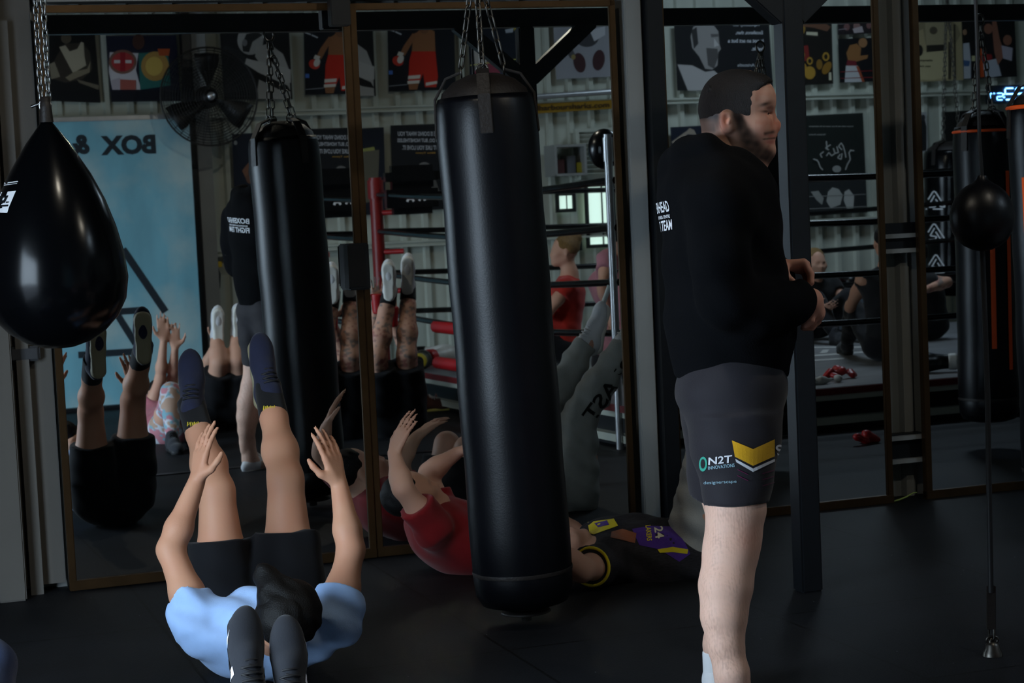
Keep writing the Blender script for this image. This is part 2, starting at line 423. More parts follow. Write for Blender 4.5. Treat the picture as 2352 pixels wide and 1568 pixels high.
# wall rail above the left mirrors, wall column, girts in the gap between the right mirrors
w = MB(); w.rbox(-1.95, .60, -.1, .0, 2.375, 2.46); w.rbox(-1.95, .60, 0, .02, 2.39, 2.40); w.rbox(-1.95, .60, 0, .02, 2.415, 2.425); struct('trim_7', w, m_steel)
w = MB(); w.rbox(.575, .655, -.1, .05, 0, ZC, 0, .005); struct('trim_8', w, m_steel)
w = MB(); w.rbox(.665, .735, -.06, .10, 0, ZC); struct('trim_9', w, m_blk)
w = MB()
for z in (1.17, .17): w.rbox(1.82, 2.06, -.1, -.03, z, z+.14, 1)
for z in (1.17, 1.24, .175, .285): w.rbox(1.82, 2.06, -.04, 0.0, z, z+.02, 0)
struct('trim_10', w, [m_steel, m_blk])
# ------------------------------------------------------------------ wall mirrors
def mirror(label, s0, s1, z0, z1, turn, fw=.03, bot=.04, left=True, right=True):
    p = Panel(s0, s1, z0, z1, turn); b = room((s0+s1)/2, 0, 0)
    t = thing('wall_mirror', label, 'mirror', b, 'mirrors lining the gym wall')
    h = (s1-s0)/2; zc = (z0+z1)/2; zh = (z1-z0)/2
    g = MB(); g.box(p.c - p.n*.003, (p.t, p.n, Z), (h, .003, zh)); g.build('mirror_glass', m_mir, t)
    fr = MB(); c = p.c - p.n*.004
    for sg, on in ((-1, left), (1, right)):
        if on: fr.box(c + p.t*sg*(h+fw/2), (p.t, p.n, Z), (fw/2, .016, zh+fw), 0, .003)
    fr.box(c + Z*(zh+fw/2), (p.t, p.n, Z), (h+fw, .016, fw/2), 0, .003)
    fr.box(c - Z*(zh+bot/2), (p.t, p.n, Z), (h+fw, .02, bot/2), 0, .003)
    fr.build('frame', m_bronze, t); return p
P1 = mirror('tall bronze-framed mirror behind the teardrop bag, leftmost on the wall', -1.93, -.695, .045, 2.325, 1.0)
P2 = mirror('tall bronze-framed mirror behind the big leather heavy bag', -.635, .50, .045, 2.325, -1.5, .028)
P3 = mirror('bronze-framed mirror behind the person in the black hoodie, by the black post', .765, 1.815, .04, 2.75, 0, .03)
P4 = mirror('bronze-framed mirror behind the small speed ball, rightmost on the wall', 2.055, 3.6, .04, 2.75, 0, .035)
# black box fixed over the joint of the two left mirrors, bracket on top of it
t = thing('wall_box', 'small black box fixed on the joint of the two left mirrors', 'box', on_wall(820, 612, .06))
mb = MB(); mb.box(on_wall(819, 612, .055), (T, N, Z), (.046, .045, .098), 0, .006); mb.build('casing', m_blk, t)
mb = MB(); mb.box(on_wall(819, 612, .102), (T, N, Z), (.036, .002, .085), 0); mb.build('lid', mat('dark_plastic', '#0c0c0e', .35), t)
t = thing('steel_bracket', 'black steel bracket hanging down over the top of the mirror joint', 'bracket', on_wall(778, 20, .1))
mb = MB(); a, b = on_wall(778, 60, .1), on_wall(776, -70, .1); mb.box((a+b)/2, (T, N, Z), (.042, .03, (b-a).length/2), 0, .004); mb.build('plate', m_blk, t)
mb = MB(); c = on_wall(776, -60, .06); mb.box(c, (T, N, Z), (.055, .06, .03), 0, .004); mb.build('foot_plate', m_blk, t)
jb = thing('junction_box', 'dark grey junction box on the wall below the teardrop bag', 'box', on_wall(55, 812, -.01))
mb = MB(); mb.box(on_wall(55, 812, .0), (T, N, Z), (.062, .028, .03), 0, .008); mb.build('casing', mat('dark_grey_plastic', '#2c2e31', .5), jb)
mb = MB(); mb.box(on_wall(55, 812, .0)+N*.03, (T, N, Z), (.05, .003, .022), 0, .001); mb.build('cover', mat('grey_plastic', '#3a3c40', .5), jb)
mb = MB(); a = on_wall(2052, 1166, .03); a.z = .006; pts = [a, a+T*.03+Z*.004, a+T*.07+Z*.014, a+T*.11+Z*.03, a+T*.13+Z*.03]
mb.tube(pts, [.004,.0045,.004,.003,.001], 6); o = mb.build('plant_stem', mat('pale_green_stem', '#8a9a4a', .6), None, a); tagset(o, 'thin pale green stem lying on the floor between the two right mirrors', 'stem')
# ------------------------------------------------------------------ steel bag rack
QB = 1.585; rk = thing('bag_rack', 'black steel bag rack with beam, upright post and angled braces', 'rack', room(.575, QB, 0))
mb = MB(); mb.rbox(-3.2, 4.6, QB-.04, QB+.04, 2.385, 2.475, 0, .006); mb.build('beam', m_blk, rk)
def rack_post(s):
    mb = MB(); mb.rbox(s-.042, s+.042, QB-.042, QB+.042, .0, 2.385, 0, .007); mb.build('post', m_blk, rk)
    for d in (-1, 1):
        mb = MB(); a, b = room(s+d*.02, QB, 2.12), room(s+d*.36, QB, 2.41); u = (b-a).normalized(); mb.box((a+b)/2, (u, N, u.cross(N)), ((b-a).length/2, .037, .04), 0, .005)
        mb.build('brace', m_blk, rk)
rack_post(.575); rack_post(4.5)
# ------------------------------------------------------------------ bags
def heavy_bag(name, label, top, bot, r, mats, hook, nchain=4, chain_m=m_chaind, flare=True, stripe=(), rim=None, group=None, fold=.012, view=None):
    ax = (top-bot); L = ax.length; ax.normalize()
    t = thing(name, label, 'punching bag', bot, group)
    prof = [(.001, 0), (r*.55, .004), (r*.86, .02), (r*.97, .055), (r*1.0, .12), (r*.985, .135), (r*1.0, .15)]
    prof += [(r*(1+.012*math.sin(i*1.7)), .15+(L-.3)*i/12) for i in range(1, 13)]
    prof += [(r*1.0, L-.10), (r*.99, L-.05), (r*.965, L-.02), (r*.93, L), (r*.86, L-.012)]
    def fd(tt, th): return fold*(math.sin(3*th+5*tt)*.4 + (max(0, tt-.62)/.38)**2*(math.sin(9*th)+.6*math.sin(14*th+1))*1.3)
    mb = MB(); mb.lathe(bot, prof, 64, 0, ax, fd); mb.build('shell', mats[0], t)
    mb = MB(); mb.lathe(bot, [(r*.9, L-.016), (r*.84, L+.02), (r*.62, L+.055), (r*.3, L+.078), (.001, L+.082)], 40, 0, ax); mb.build('top_cover', mats[1], t)
    mb = MB(); mb.lathe(bot, [(r*1.006, .128), (r*1.012, .135), (r*1.006, .142)], 64, 0, ax); mb.build('seam', mats[1], t)
    a = ax.orthogonal().normalized(); b = ax.cross(a); ch = []
    for k in range(nchain):
        th = 2*PI*(k+.5)/nchain; d = a*math.cos(th)+b*math.sin(th); tg = ax.cross(d)
        mb = MB(); p0 = bot+ax*(L-.13)+d*r*1.012; p1 = bot+ax*L+d*r*.98; p2 = bot+ax*(L+.09)+d*r*.42
        for q0, q1 in ((p0, p1), (p1, bot+ax*(L+.07)+d*r*.74), (bot+ax*(L+.07)+d*r*.74, p2)):
            u = (q1-q0).normalized(); mb.box((q0+q1)/2, (u, tg, u.cross(tg)), ((q1-q0).length/2+.004, .022, .004), 0, .0025)
        mb.build('strap', mats[1], t)
        ring = MB(); ring.tube([p2 + (tg*math.cos(x)+ax*math.sin(x))*.02 for x in [2*PI*i/12 for i in range(12)]], .0035, 8, 0, True); ring.build('d_ring', chain_m, t)
        cm = MB(); cm.chain(p2+ax*.015, hook-Z*.03, .05, .0036, .012, 0, k); cm.build('chain', chain_m, t)
    mb = MB(); mb.tube([hook+(X0*math.cos(x)+Z*math.sin(x))*.03 for x in [2*PI*i/14 for i in range(14)]], .006, 8, 0, True); mb.build('swivel', chain_m, t)
    return t, ax, L
D1 = 6.72
top, bot = at(1113, 222, D1), at(1207, 1392, D1)
hb, axh, Lh = heavy_bag('heavy_bag', 'big black leather heavy bag hanging on chains in the centre of the gym', top, bot, .177, (m_leath, m_leath2), room(sq(top)[0]-.03, QB, 2.37), fold=.005)
mb = MB(); mb.lathe(bot - axh*.0, [(.03, .004), (.085, -.012), (.09, -.02), (.02, -.03)], 24, 0, axh); mb.tube([bot-axh*.03, bot-axh*.05], .02, 8); mb.build('bottom_loop', m_leath2, hb)
# teardrop bag
DT = 6.215; c = [(265,0),(282,14),(330,50),(400,93),(460,122),(520,143),(580,158),(640,165),(690,158),(730,138),(762,108),(785,72),(797,35),(800,1)]
t0 = at(106, 265, DT); t1 = at(136, 800, DT); ax = (t0-t1).normalized(); L = (t0-t1).length
td = thing('teardrop_bag', 'glossy black teardrop punching bag hanging at the left', 'punching bag', t1)
mb = MB(); mb.lathe(t1, [(max(r,.8)*DT/4400, (800-y)/535*L) for y, r in reversed(c)], 72, 0, ax); tds = mb.build('shell', m_gloss, td)
mb = MB(); mb.lathe(t1, [(.0225, L*.97), (.019, L+.02), (.016, L+.06), (.001, L+.062)], 20, 0, ax); mb.build('neck', m_leath2, td)
hk = at(104, 243, DT)
mb = MB(); mb.tube([hk+(X0*math.cos(x)*.7+Z*math.sin(x))*.026 for x in [2*PI*i/14 for i in range(14)]], .004, 8, 0, True); mb.tube([hk-RT*.045-UP*.003, hk-RT*.005+UP*.012], .005, 8); mb.build('clip', m_chain, td)
ctop = room(sq(hk)[0], QB, 2.385)
for dx in (-.012, .012):
    mb = MB(); mb.chain(hk+X0*dx+Z*.02, ctop+X0*dx, .034, .0034, .010, 0, dx > 0); mb.build('chain', m_chain, td)
pl = [([(-30,445),(37,438),(21,476),(17,489),(-30,487)], [[0,1,2,3,4]], 0)]
pl += [([(-10,452),(20,449),(12,466),(-10,468)], [[0,1,2,3]], 1), ([(-20,473),(20,470),(19,474),(-20,477)], [[0,1,2,3]], 1), ([(8,455),(12,454),(9,460),(6,460)], [[0,1,2,3]], 0)]
pl += [([(0,421),(42,416),(42,418),(0,424)], [[0,1,2,3]], 0), ([(0,426),(40,421),(40,422),(0,428)], [[0,1,2,3]], 0)]
decal('logo_print', pl[:1], px_ray, tds, [m_white, m_blk], td, .001)
decal('logo_print', pl[1:], px_ray, tds, [m_white, m_blk], td, .0016)
# speed ball on cords
DS = 5.95; bc = at(2256, 500, DS); anc = at(2280, 1505, DS); anc.z = 0
sb = thing('speed_ball', 'small black round speed ball held between two cords', 'punching ball', anc)
prof = [(.001,-.104),(.03,-.099),(.055,-.087),(.077,-.068),(.091,-.043),(.098,-.015),(.099,.012),(.094,.036),(.084,.06),(.069,.082),(.05,.098),(.034,.107),(.018,.118),(.014,.13)]
mb = MB(); mb.lathe(bc, prof, 96, 0, UP*1, lambda t, th: .004*math.cos(4*th)**12); mb.build('ball', m_leath, sb)
up = bc + UP*.125; hi = Vector((up.x-.015, up.y, ZC))
mb = MB(); mb.tube([up, at(2250, 330, DS), at(2244, 100, DS), hi], .006, 8); mb.build('upper_cord', m_cord, sb)
mb = MB(); mb.tube([bc-UP*.1, at(2268, 900, DS), at(2276, 1360, DS)], .009, 8); mb.build('lower_cord', m_cord, sb)
mb = MB(); a, b = at(2276, 1345, DS), at(2277, 1445, DS); mb.box((a+b)/2, (RT, FW, UP), (.014, .006, (a-b).length/2), 0, .002); mb.build('strap', m_leath2, sb)
mb = MB(); mb.chain(at(2277, 1442, DS), at(2279, 1492, DS), .04, .004, .012); mb.build('snap_hook', m_chaind, sb)
mb = MB(); mb.lathe(anc, [(.032,0),(.03,.012),(.024,.02),(.022,.035),(.012,.045),(.001,.046)], 20); mb.tube([anc+Z*.05+(X0*math.cos(x)+Z*math.sin(x)*.7)*.018 for x in [2*PI*i/12 for i in range(12)]], .004, 8, 0, True); mb.build('floor_anchor', m_chaind, sb)
# bag at the right edge of the picture
def stripe_on(parent, sh, bot, ax, L, r, ang0, h0, h1, w, m=None, name='stripe'):
    a = (-FW - ax*(-FW).dot(ax)).normalized(); b = ax.cross(a); mb = MB(); vs = []; K = 6
    for i in range(K+1):
        th = ang0 + (i/K-.5)*w/r
        for h in (h0, h1): vs.append(bot+ax*h+(a*math.cos(th)+b*math.sin(th))*(r*1.03))
    mb.add(vs, [[2*i, 2*i+2, 2*i+3, 2*i+1] for i in range(K)], 0, True); return mb.build(name, m or m_orange, parent)
top, bot = at(2424, 235, 7.7), at(2462, 1148, 7.7)
g, ax, L = heavy_bag('heavy_bag', 'black heavy bag with orange stripe cut off by the right edge of the view', top, bot, .19, (m_leath, m_leath2), at(2432, -30, 7.7), chain_m=m_chaind, fold=.004)
stripe_on(g, None, bot, ax, L, .19, -1.0, .36, L-.29, .03)
mb = MB(); mb.lathe(bot, [(.19*1.0, L-.02), (.19*1.03, L-.012), (.19*1.0, L-.004)], 48, 0, ax); mb.build('rim_piping', m_orange, g)
# daylight through the open roller door on the left, two hanging lamps
w = bpy.data.worlds.new('daylight'); SC.world = w; w.use_nodes = True; bg = w.node_tree.nodes['Background']
bg.inputs['Color'].default_value = (.66, .83, 1.0, 1); bg.inputs['Strength'].default_value = 1.0
pl = bpy.data.lights.new('door_daylight', 'AREA'); pl.shape = 'RECTANGLE'; pl.size = DOORQ[1]-DOORQ[0]; pl.size_y = DOORQ[2]; pl.cycles.is_portal = True
po = bpy.data.objects.new('door_daylight', pl); COL.objects.link(po)
po.matrix_world = Matrix.Translation(room(SL+.01, (DOORQ[0]+DOORQ[1])/2, DOORQ[2]/2)) @ Matrix((N, Z, -T)).transposed().to_4x4()
pl = bpy.data.lights.new('added_roof_daylight', 'AREA'); pl.shape = 'RECTANGLE'; pl.size = SKY[1]-SKY[0]; pl.size_y = SKY[3]-SKY[2]; pl.cycles.is_portal = True
po = bpy.data.objects.new('added_roof_daylight', pl); COL.objects.link(po)
po.matrix_world = Matrix.Translation(room((SKY[0]+SKY[1])/2, (SKY[2]+SKY[3])/2, ZC-.01)) @ Matrix((T, -N, Z)).transposed().to_4x4()
m_bulb = mat('lamp_glow', '#fff6e2', .5, emit=45)
for px, X, Y, lab in ((0, -.45, 4.9, 'round hanging work lamp above the floor near the teardrop bag'), (1, 2.1, 4.9, 'round hanging work lamp above the floor near the ring')):
    p = Vector((X, Y, 3.45)); l = thing('hanging_lamp', lab, 'lamp', p)
    mb = MB(); mb.lathe(p, [(.15,0),(.14,.03),(.06,.14),(.04,.2),(.001,.21)], 28); mb.build('lamp_shade', m_blk, l)
    mb = MB(); mb.sphere(p+Z*.03, .036, 16); mb.build('bulb', m_bulb, l)
    mb = MB(); mb.tube([p+Z*.2, Vector((X, Y, ZC))], .006, 8); mb.build('cable', m_cord, l)
vs_ = SC.view_settings; SC.display_settings.display_device = 'sRGB'
vs_.view_transform = 'Standard'; vs_.look = 'None'; vs_.gamma = 1; vs_.use_curve_mapping = False; vs_.exposure = 4.15
SC.cycles.max_bounces = 10; SC.cycles.glossy_bounces = 6; SC.cycles.use_denoising = True; SC.cycles.sample_clamp_indirect = 6
# ------------------------------------------------------------------ people
def arr(c): return np.array(lin(c) if isinstance(c, str) else c)
def rnoise(P, f, seed=1, sc=(1,1,1)):      # smooth irregular mottling between 0 and 1
    g = np.random.RandomState(seed); o = 0
    for i in range(14):
        d = g.normal(size=3)*np.array(sc)*f; o = o + np.sin(P@d + g.uniform(0, 6.28))
    return np.clip(.5+o*.13, 0, 1)
def skin_col(base='#c79a83', red='#b9705c', amt=.35, extra=None):
    b, r = arr(base), arr(red)
    def f(P):
        n = rnoise(P, 30, 3)
        c = b + (r-b)*(amt*n*.5)[:,None]
        if extra: c = extra(P, c)
        return c
    return f
m_skin = mat('skin', '#c79a83', .55, attr=True, spec=.28, bump=.05, bscale=260)
m_skin.node_tree.nodes['Principled BSDF'].inputs['Subsurface Weight'].default_value = .08
m_skin.node_tree.nodes['Principled BSDF'].inputs['Subsurface Radius'].default_value = (.012,.005,.003)
def cloth(name, col, rough=.85, noise=.08, bump=.12, bscale=300, sheen=.15): return mat(name, col, rough, noise=noise, nscale=14, bump=bump, bscale=bscale, sheen=sheen, spec=.25)
m_eyew = mat('eye_white', '#8b837c', .25); m_iris = mat('eye_iris', '#2c221b', .2)
m_hairb = mat('dark_brown_hair', '#191210', .6, spec=.3, noise=.35, nscale=60, bump=.8, bscale=240, stretch=(3,3,.6))
m_hairk = mat('black_hair', '#060505', .6, noise=.3, nscale=60, bump=.3, bscale=240, spec=.25)
m_hairy = mat('blond_hair', '#8a6a3a', .55, noise=.35, nscale=50, bump=.8, bscale=200, stretch=(3,3,.6))
def lerp(a, b, t): return Vector(a)*(1-t)+Vector(b)*t
def hand(B, w, d, n, side, curl=.35, sc=1.0, spread=.12, thumb=.7, wr=.026):
    # wrist, direction of the fingers, back-of-hand normal, side (+1 thumb on d x n)
    d = Vector(d).normalized(); n = (Vector(n)-d*Vector(n).dot(d)).normalized(); x = d.cross(n)*side; w = Vector(w)
    kn = []
    for i in range(4):
        u = (1.5-i)*.0205*sc; k = w + d*(.094-abs(i-1.2)*.006)*sc + x*u + n*.004*sc; kn.append(k)
        B.cap(w + d*.02*sc + x*u*.55, k, .015*sc, .0115*sc, .012)
        L = (.044,.049,.045,.035)[i]*sc; p = k; a = curl*.8; fd = (d + x*(1.5-i)*spread*.5).normalized()
        for j, l in enumerate((L, L*.62, L*.5)):
            dd = fd*math.cos(a) - n*math.sin(a); q = p + dd*l
            B.cap(p, q, (.0098-.0012*j)*sc, (.0092-.0014*j)*sc, .004); p = q; a += curl
    b0 = w + d*.022*sc + x*.022*sc; b1 = b0 + (d*.55 + x*.75 - n*.25).normalized()*.042*sc
    b2 = b1 + (d*.8 + x*(.5*thumb) - n*.25).normalized()*.034*sc; b3 = b2 + (d*.95 + x*.15*thumb - n*.3).normalized()*.026*sc
    B.cap(b0, b1, .016*sc, .013*sc, .014); B.cap(b1, b2, .0115*sc, .0105*sc, .006); B.cap(b2, b3, .0105*sc, .008*sc, .005)
def head(B, c, f, u, s=1.0, ears=True):
    f = Vector(f).normalized(); u = (Vector(u)-f*Vector(u).dot(f)).normalized(); l = u.cross(f); A = (f, l, u); P = lambda a, b, d: Vector(c) + (f*a + l*b + u*d)*s
    B.ell(P(-.008,0,.02), (.098*s,.077*s,.093*s), A, .02); B.ell(P(.035,0,-.045), (.06*s,.056*s,.06*s), A, .04)
    B.cap(P(.0,-.048,-.06), P(.066,-.012,-.093), .02*s, .018*s, .03); B.cap(P(.0,.048,-.06), P(.066,.012,-.093), .02*s, .018*s, .03)
    B.cap(P(.078,-.028,.014), P(.078,.028,.014), .013*s, None, .02)
    B.cap(P(.087,0,.006), P(.104,0,-.03), .009*s, .012*s, .012)
    for b in (-1, 1):
        B.cap(P(.094,b*.010,-.033), P(.088,b*.014,-.034), .009*s, .008*s, .01); B.ell(P(.06,b*.042,-.022), (.03*s,.025*s,.022*s), A, .03)
        B.ell(P(.094,b*.031,-.003), (.016*s,.017*s,.0115*s), A, .012, True); B.ell(P(.075,b*.031,-.003), (.0135*s,.0135*s,.0125*s), A, .004)
        B.cap(P(.083,b*.018,.0105), P(.076,b*.043,.009), .006*s, None, .01)
        if ears:
            B.ell(P(-.012,b*.079,-.012), (.019*s,.009*s,.031*s), A, .008); B.ell(P(-.004,b*.09,-.012), (.009*s,.008*s,.017*s), A, .006, True)
    B.ell(P(.078,0,-.056), (.022*s,.03*s,.026*s), A, .025)
    B.cap(P(.0945,-.016,-.0525), P(.0945,.016,-.0525), .0075*s, None, .006); B.cap(P(.094,-.014,-.0655), P(.094,.014,-.0655), .0085*s, None, .006)
    B.ell(P(.088,0,-.095), (.018*s,.02*s,.016*s), A, .02)
    return P, A
def shoe(parent, ankle, toe, up, cols, L=.28, name='shoe', h=.006, sole_c=None, sw=None):
    # ankle point, direction heel->toe, direction sole->laces
    d = Vector(toe).normalized(); u = (Vector(up)-d*Vector(up).dot(d)).normalized(); x = d.cross(u); a = Vector(ankle) - u*.062 - d*.062
    P = lambda f, s, z: a + d*(f*L) + x*s + u*z
    B = Body(h); A = (d, x, u)
    B.ell(P(.17,0,.03), (.058,.037,.042), A, .03); B.cap(P(.2,0,.05), P(.22,0,.088), .036, .038, .02)
    B.cap(P(.25,0,.045), P(.55,0,.032), .042, .04, .03); B.ell(P(.72,0,.022), (.078,.046,.036), A, .03); B.cap(P(.3,0,.075), P(.55,0,.055), .025, .026, .02)
    up_ = B.mesh(name, cols[0], parent, ripple=folds(.0012))
    S = Body(h); S.cap(P(.14,0,.002), P(.5,0,-.001), .038, .035, .02); S.cap(P(.5,0,-.001), P(.78,0,.004), .036, .043, .02)
    S.p = [p for p in S.p]
    S.ell(P(.48,0,.06), (.3,.2,.045), A, .008, True); S.ell(P(.48,0,-.165), (.3,.2,.155), A, .008, True)
    S.mesh('sole', cols[1], up_)
    lm = MB()
    for i in range(5):
        t = .34+i*.055; z = .112-.0095*i-.004
        lm.tube([P(t, -.026, z-.014), P(t+.012, -.012, z+.004), P(t+.016, .012, z+.004), P(t+.004, .026, z-.014)], .0032, 6)
        if i < 4: lm.tube([P(t+.055, -.024, z-.02), P(t+.02, .0, z+.002), P(t+.004, .024, z-.014)], .003, 6)
    lm.build('laces', cols[2], up_); return up_, P
def figure(name, label, J, S, base, group=None):
    """J: joints in world space; S: look. Body is one surface; clothes, hair and shoes are its parts."""
    V = {k: Vector(v) for k, v in J.items()}; g = S.get('girth', 1.0); h = S.get('h', .011); t = thing(name, label, 'person', base, group)
    B = Body(h); nk = V['neck']; hd = V['head']; ch = V['chest']; pv = V['pelvis']; up = V.get('headup', hd-nk); fc = V['face']
    P, A = head(B, hd, fc, up, S.get('hs', 1.0))
    B.cap(nk, hd - up.normalized()*.05 - Vector(fc).normalized()*.015, .058*g, .052*g, .03)
    sp = (ch-pv).normalized(); lat = (V['shL']-V['shR']).normalized(); fr = lat.cross(sp).normalized()*S.get('flip', 1)
    TA = (fr, lat, sp)
    B.ell(ch, (.115*g,.165*g,.17*g), TA, .08); B.ell(lerp(ch, pv, .55), (.105*g,.145*g,.15*g), TA, .08); B.ell(pv, (.115*g,.16*g,.12*g), TA, .08)
    B.cap(lerp(ch, nk, .5), nk, .08*g, .06*g, .05)
    for s in 'LR':
        sh, el, wr = V['sh'+s], V['el'+s], V['wr'+s]; hp, kn, an = V['hip'+s], V['kn'+s], V['an'+s]
        B.cap(lerp(ch, sh, .3), sh, .085*g, .058*g, .06)
        B.path([sh, lerp(sh, el, .45), el], [.056*g, .05*g, .04*g], .03); B.path([el, lerp(el, wr, .3), wr], [.04*g, .041*g, .027*g], .025)
        hv = V.get('hand'+s, (wr-el)); hn = V.get('palm'+s, fr)
        hand(B, wr, hv, hn, 1 if s == 'L' else -1, S.get('curl', .3), S.get('handsc', 1.0))
        B.path([hp, lerp(hp, kn, .4), kn], [.092*g, .082*g, .056*g], .05); B.path([kn, lerp(kn, an, .32), lerp(kn, an, .7), an], [.054*g, .057*g, .042*g, .036*g], .03)
        ft = V['ft'+s]; uu = V.get('up'+s, kn-an); uu = (uu-ft*uu.dot(ft)).normalized(); B.cap(an, an-uu*.035+ft*.07, .034*g, .024, .03)
    B.mesh('body', m_skin, t, skin_col(*S.get('skin', ('#c79a83','#b9705c')), extra=S.get('extra')))
    for s in 'LR':
        if S.get('eyes', False): pass
    if S.get('shirt'):
        m, sl = S['shirt']; C = Body(h); e = .02
        C.ell(ch, (.125*g+e,.175*g+e,.17*g+e), TA, .08); C.ell(lerp(ch, pv, .5), (.115*g+e,.158*g+e,.16*g), TA, .08); C.ell(lerp(ch, pv, .85), (.122*g+e,.168*g+e,.09), TA, .06)
        C.cap(lerp(ch, nk, .45), lerp(ch, nk, .88), .088*g, .068*g, .05)
        for s in 'LR':
            sh, el, wr = V['sh'+s], V['el'+s], V['wr'+s]; C.cap(lerp(ch, sh, .25), sh, .088*g+e, .06*g+e*.9, .07)
            if sl > 0:
                if sl <= 1: C.cut(sh, lerp(sh, el, sl), .062*g+e*.7, .056*g+e, .03)
                else: C.cap(sh, el, .066*g, .053*g, .03); C.cut(el, lerp(el, wr, sl-1), .053*g, .044*g, .02)
            else:
                C.ell(lerp(ch, sh, 1.0), (.07*g,.07*g,.07*g), None, .02, True)
        C.mesh('shirt', m, t, ripple=folds(S.get('wrinkle', .004)))
    if S.get('legs'):
        m, fr_ = S['legs']; C = Body(h); e = .014
        C.ell(pv, (.122*g+e,.166*g+e,.125*g), TA, .07)
        for s in 'LR':
            hp, kn, an = V['hip'+s], V['kn'+s], V['an'+s]
            if fr_ <= 1: C.cap(hp, lerp(hp, kn, fr_*.55), .1*g+e, .092*g+e, .05); C.cut(lerp(hp, kn, fr_*.3), lerp(hp, kn, fr_), .096*g+e, .078*g+e+.012, .03)
            else: C.cap(hp, kn, .098*g+e, .066*g+e, .05); C.path([kn, lerp(kn, an, .35), lerp(kn, an, .8)], [.066*g+e*.7, .065*g+e*.7, .05*g+e*.5], .03); C.cut(lerp(kn, an, .75), lerp(kn, an, fr_-1), .052*g+e*.5, .046*g+e*.3, .02)
        C.mesh(S.get('legname', 'shorts'), m, t, ripple=folds(S.get('legwrinkle', .0035)))
    if S.get('hair'):
        C = Body(h*.8); C.ell(P(-.022,0,.036), (.097,.085,.09), A, .02); C.ell(P(.075,0,-.06), (.075,.1,.085), A, .01, True)
        if S.get('hairlong') == 'bun': C.ell(P(-.085,0,.09), (.05,.05,.05), A, .02)
        if S.get('hairlong') == 'tail': C.path([P(-.09,0,.04), P(-.125,0,-.03), P(-.13,0,-.13), P(-.12,0,-.26)], [.035,.038,.036,.012], .02)
        C.mesh('hair', S['hair'], t, ripple=folds(.002, 2.2))
    if S.get('shoes'):
        for s in 'LR':
            ft = V['ft'+s]; shoe(t, V['an'+s], ft, (V['kn'+s]-V['an'+s]) if 'up'+s not in V else V['up'+s], S['shoes'], name='shoe', h=max(.007, h*.7))
    if S.get('socks'):
        for s in 'LR':
            C = Body(h*.8); kn, an = V['kn'+s], V['an'+s]; C.cut(lerp(an, kn, -.06), lerp(an, kn, S.get('sockh', .3)), .042*g, .047*g); C.mesh('sock', S['socks'], t)
    return t, P, V
m_lace = mat('dark_laces', '#0c0c10', .7); m_lacew = mat('white_laces', '#c8c8c8', .7)
m_solew = mat('white_rubber_sole', '#d6d4cc', .6); m_solek = mat('black_rubber_sole', '#121214', .6); m_solet = mat('tan_rubber_sole', '#8b8266', .6)
m_shoew = cloth('white_mesh_shoe', '#d2d3d6'); m_shoen = cloth('navy_mesh_shoe', '#1c2036'); m_shoek = cloth('black_mesh_shoe', '#24262c')

# ---- the coach: black hoodie, dark printed shorts
DM = 5.45
def M(x, y, d=0): return at(x, y, DM+d)
Tm = thing('person', 'person standing in black hoodie and dark printed shorts, hands clasped, facing right', 'person', Vector((M(1680,1000).x, DM, 0)))
B = Body(.003)
hf = (RT*.99 + FW*.16).normalized(); hu = UP*1.0 - RT*.03; hl = hu.cross(hf); HA = (hf, hl, hu)
# skull, jaw, features: lateral offsets run along the depth of the picture
B.ell(M(1692,248), (.108,.079,.096), HA, .02); B.ell(M(1700,215), (.085,.07,.065), HA, .03)
for b in (-1, 1):
    B.cap(M(1690,322,b*.052), M(1752,352,b*.016), .024, .021, .03); B.ell(M(1738,290,b*.040), (.034,.026,.03), HA, .03)
    B.cap(M(1783,292,b*.009), M(1774,296,b*.016), .0095, .0085, .008)
    B.cap(M(1764,238,b*.010), M(1750,240,b*.048), .010, .009, .014)
B.ell(M(1728,308), (.058,.055,.055), HA, .04)
B.ell(M(1752,226), (.026,.05,.03), HA, .03)
B.cap(M(1763,250), M(1783,284), .0095, .0105, .012); B.cap(M(1782,286), M(1778,293), .0118, .0105, .006)
for b in (-1, 1):
    B.ell(M(1765,259,b*.034), (.017,.019,.011), HA, .012, True); B.ell(M(1752,260,b*.033), (.0145,.0145,.0135), HA, .003)
    B.cap(M(1768,254,b*.02), M(1753,255,b*.05), .0058, .0058, .005); B.cap(M(1765,266,b*.022), M(1752,265,b*.048), .0055, .0055, .005)
B.ell(M(1756,318), (.024,.034,.03), HA, .022); B.ell(M(1764,349), (.019,.024,.018), HA, .02)
B.cap(M(1769,311,-.010), M(1769,311,.010), .0066, None, .005); B.cap(M(1755,314,-.030), M(1768,312,-.01), .005, .006, .004)
B.cap(M(1770,327,-.010), M(1770,327,.010), .0074, None, .005); B.cap(M(1752,321,-.032), M(1769,327,-.01), .005, .0068, .004)
B.cap(M(1752,318,-.040), M(1772,319,-.014), .0042, .005, .003, True); B.cap(M(1773,319,-.014), M(1773,319,.014), .005, None, .003, True)
B.cap(M(1762,296,-.034), M(1748,320,-.044), .0035, .003, .010, True)
e0 = M(1667,279,-.087); EA = ((hf*.93+hu*.2-hl*.3).normalized(), hl, (hu*.97-hf*.22).normalized())
B.ell(e0, (.0185,.010,.031), EA, .006); B.cap(M(1670,266,-.078), M(1676,292,-.078), .012, .01, .01)
B.ell(e0 + hl*-.011 + EA[0]*.002 + EA[2]*.004, (.0105,.008,.019), EA, .004, True)
B.cap(e0 - hl*.006 + EA[0]*.004 - EA[2]*.006, e0 - hl*.006 + EA[0]*.009 + EA[2]*.001, .0045, None, .003)
B.cap(M(1672,300), M(1655,395), .066, .075, .04); B.cap(M(1715,350), M(1700,410), .05, .06, .04)
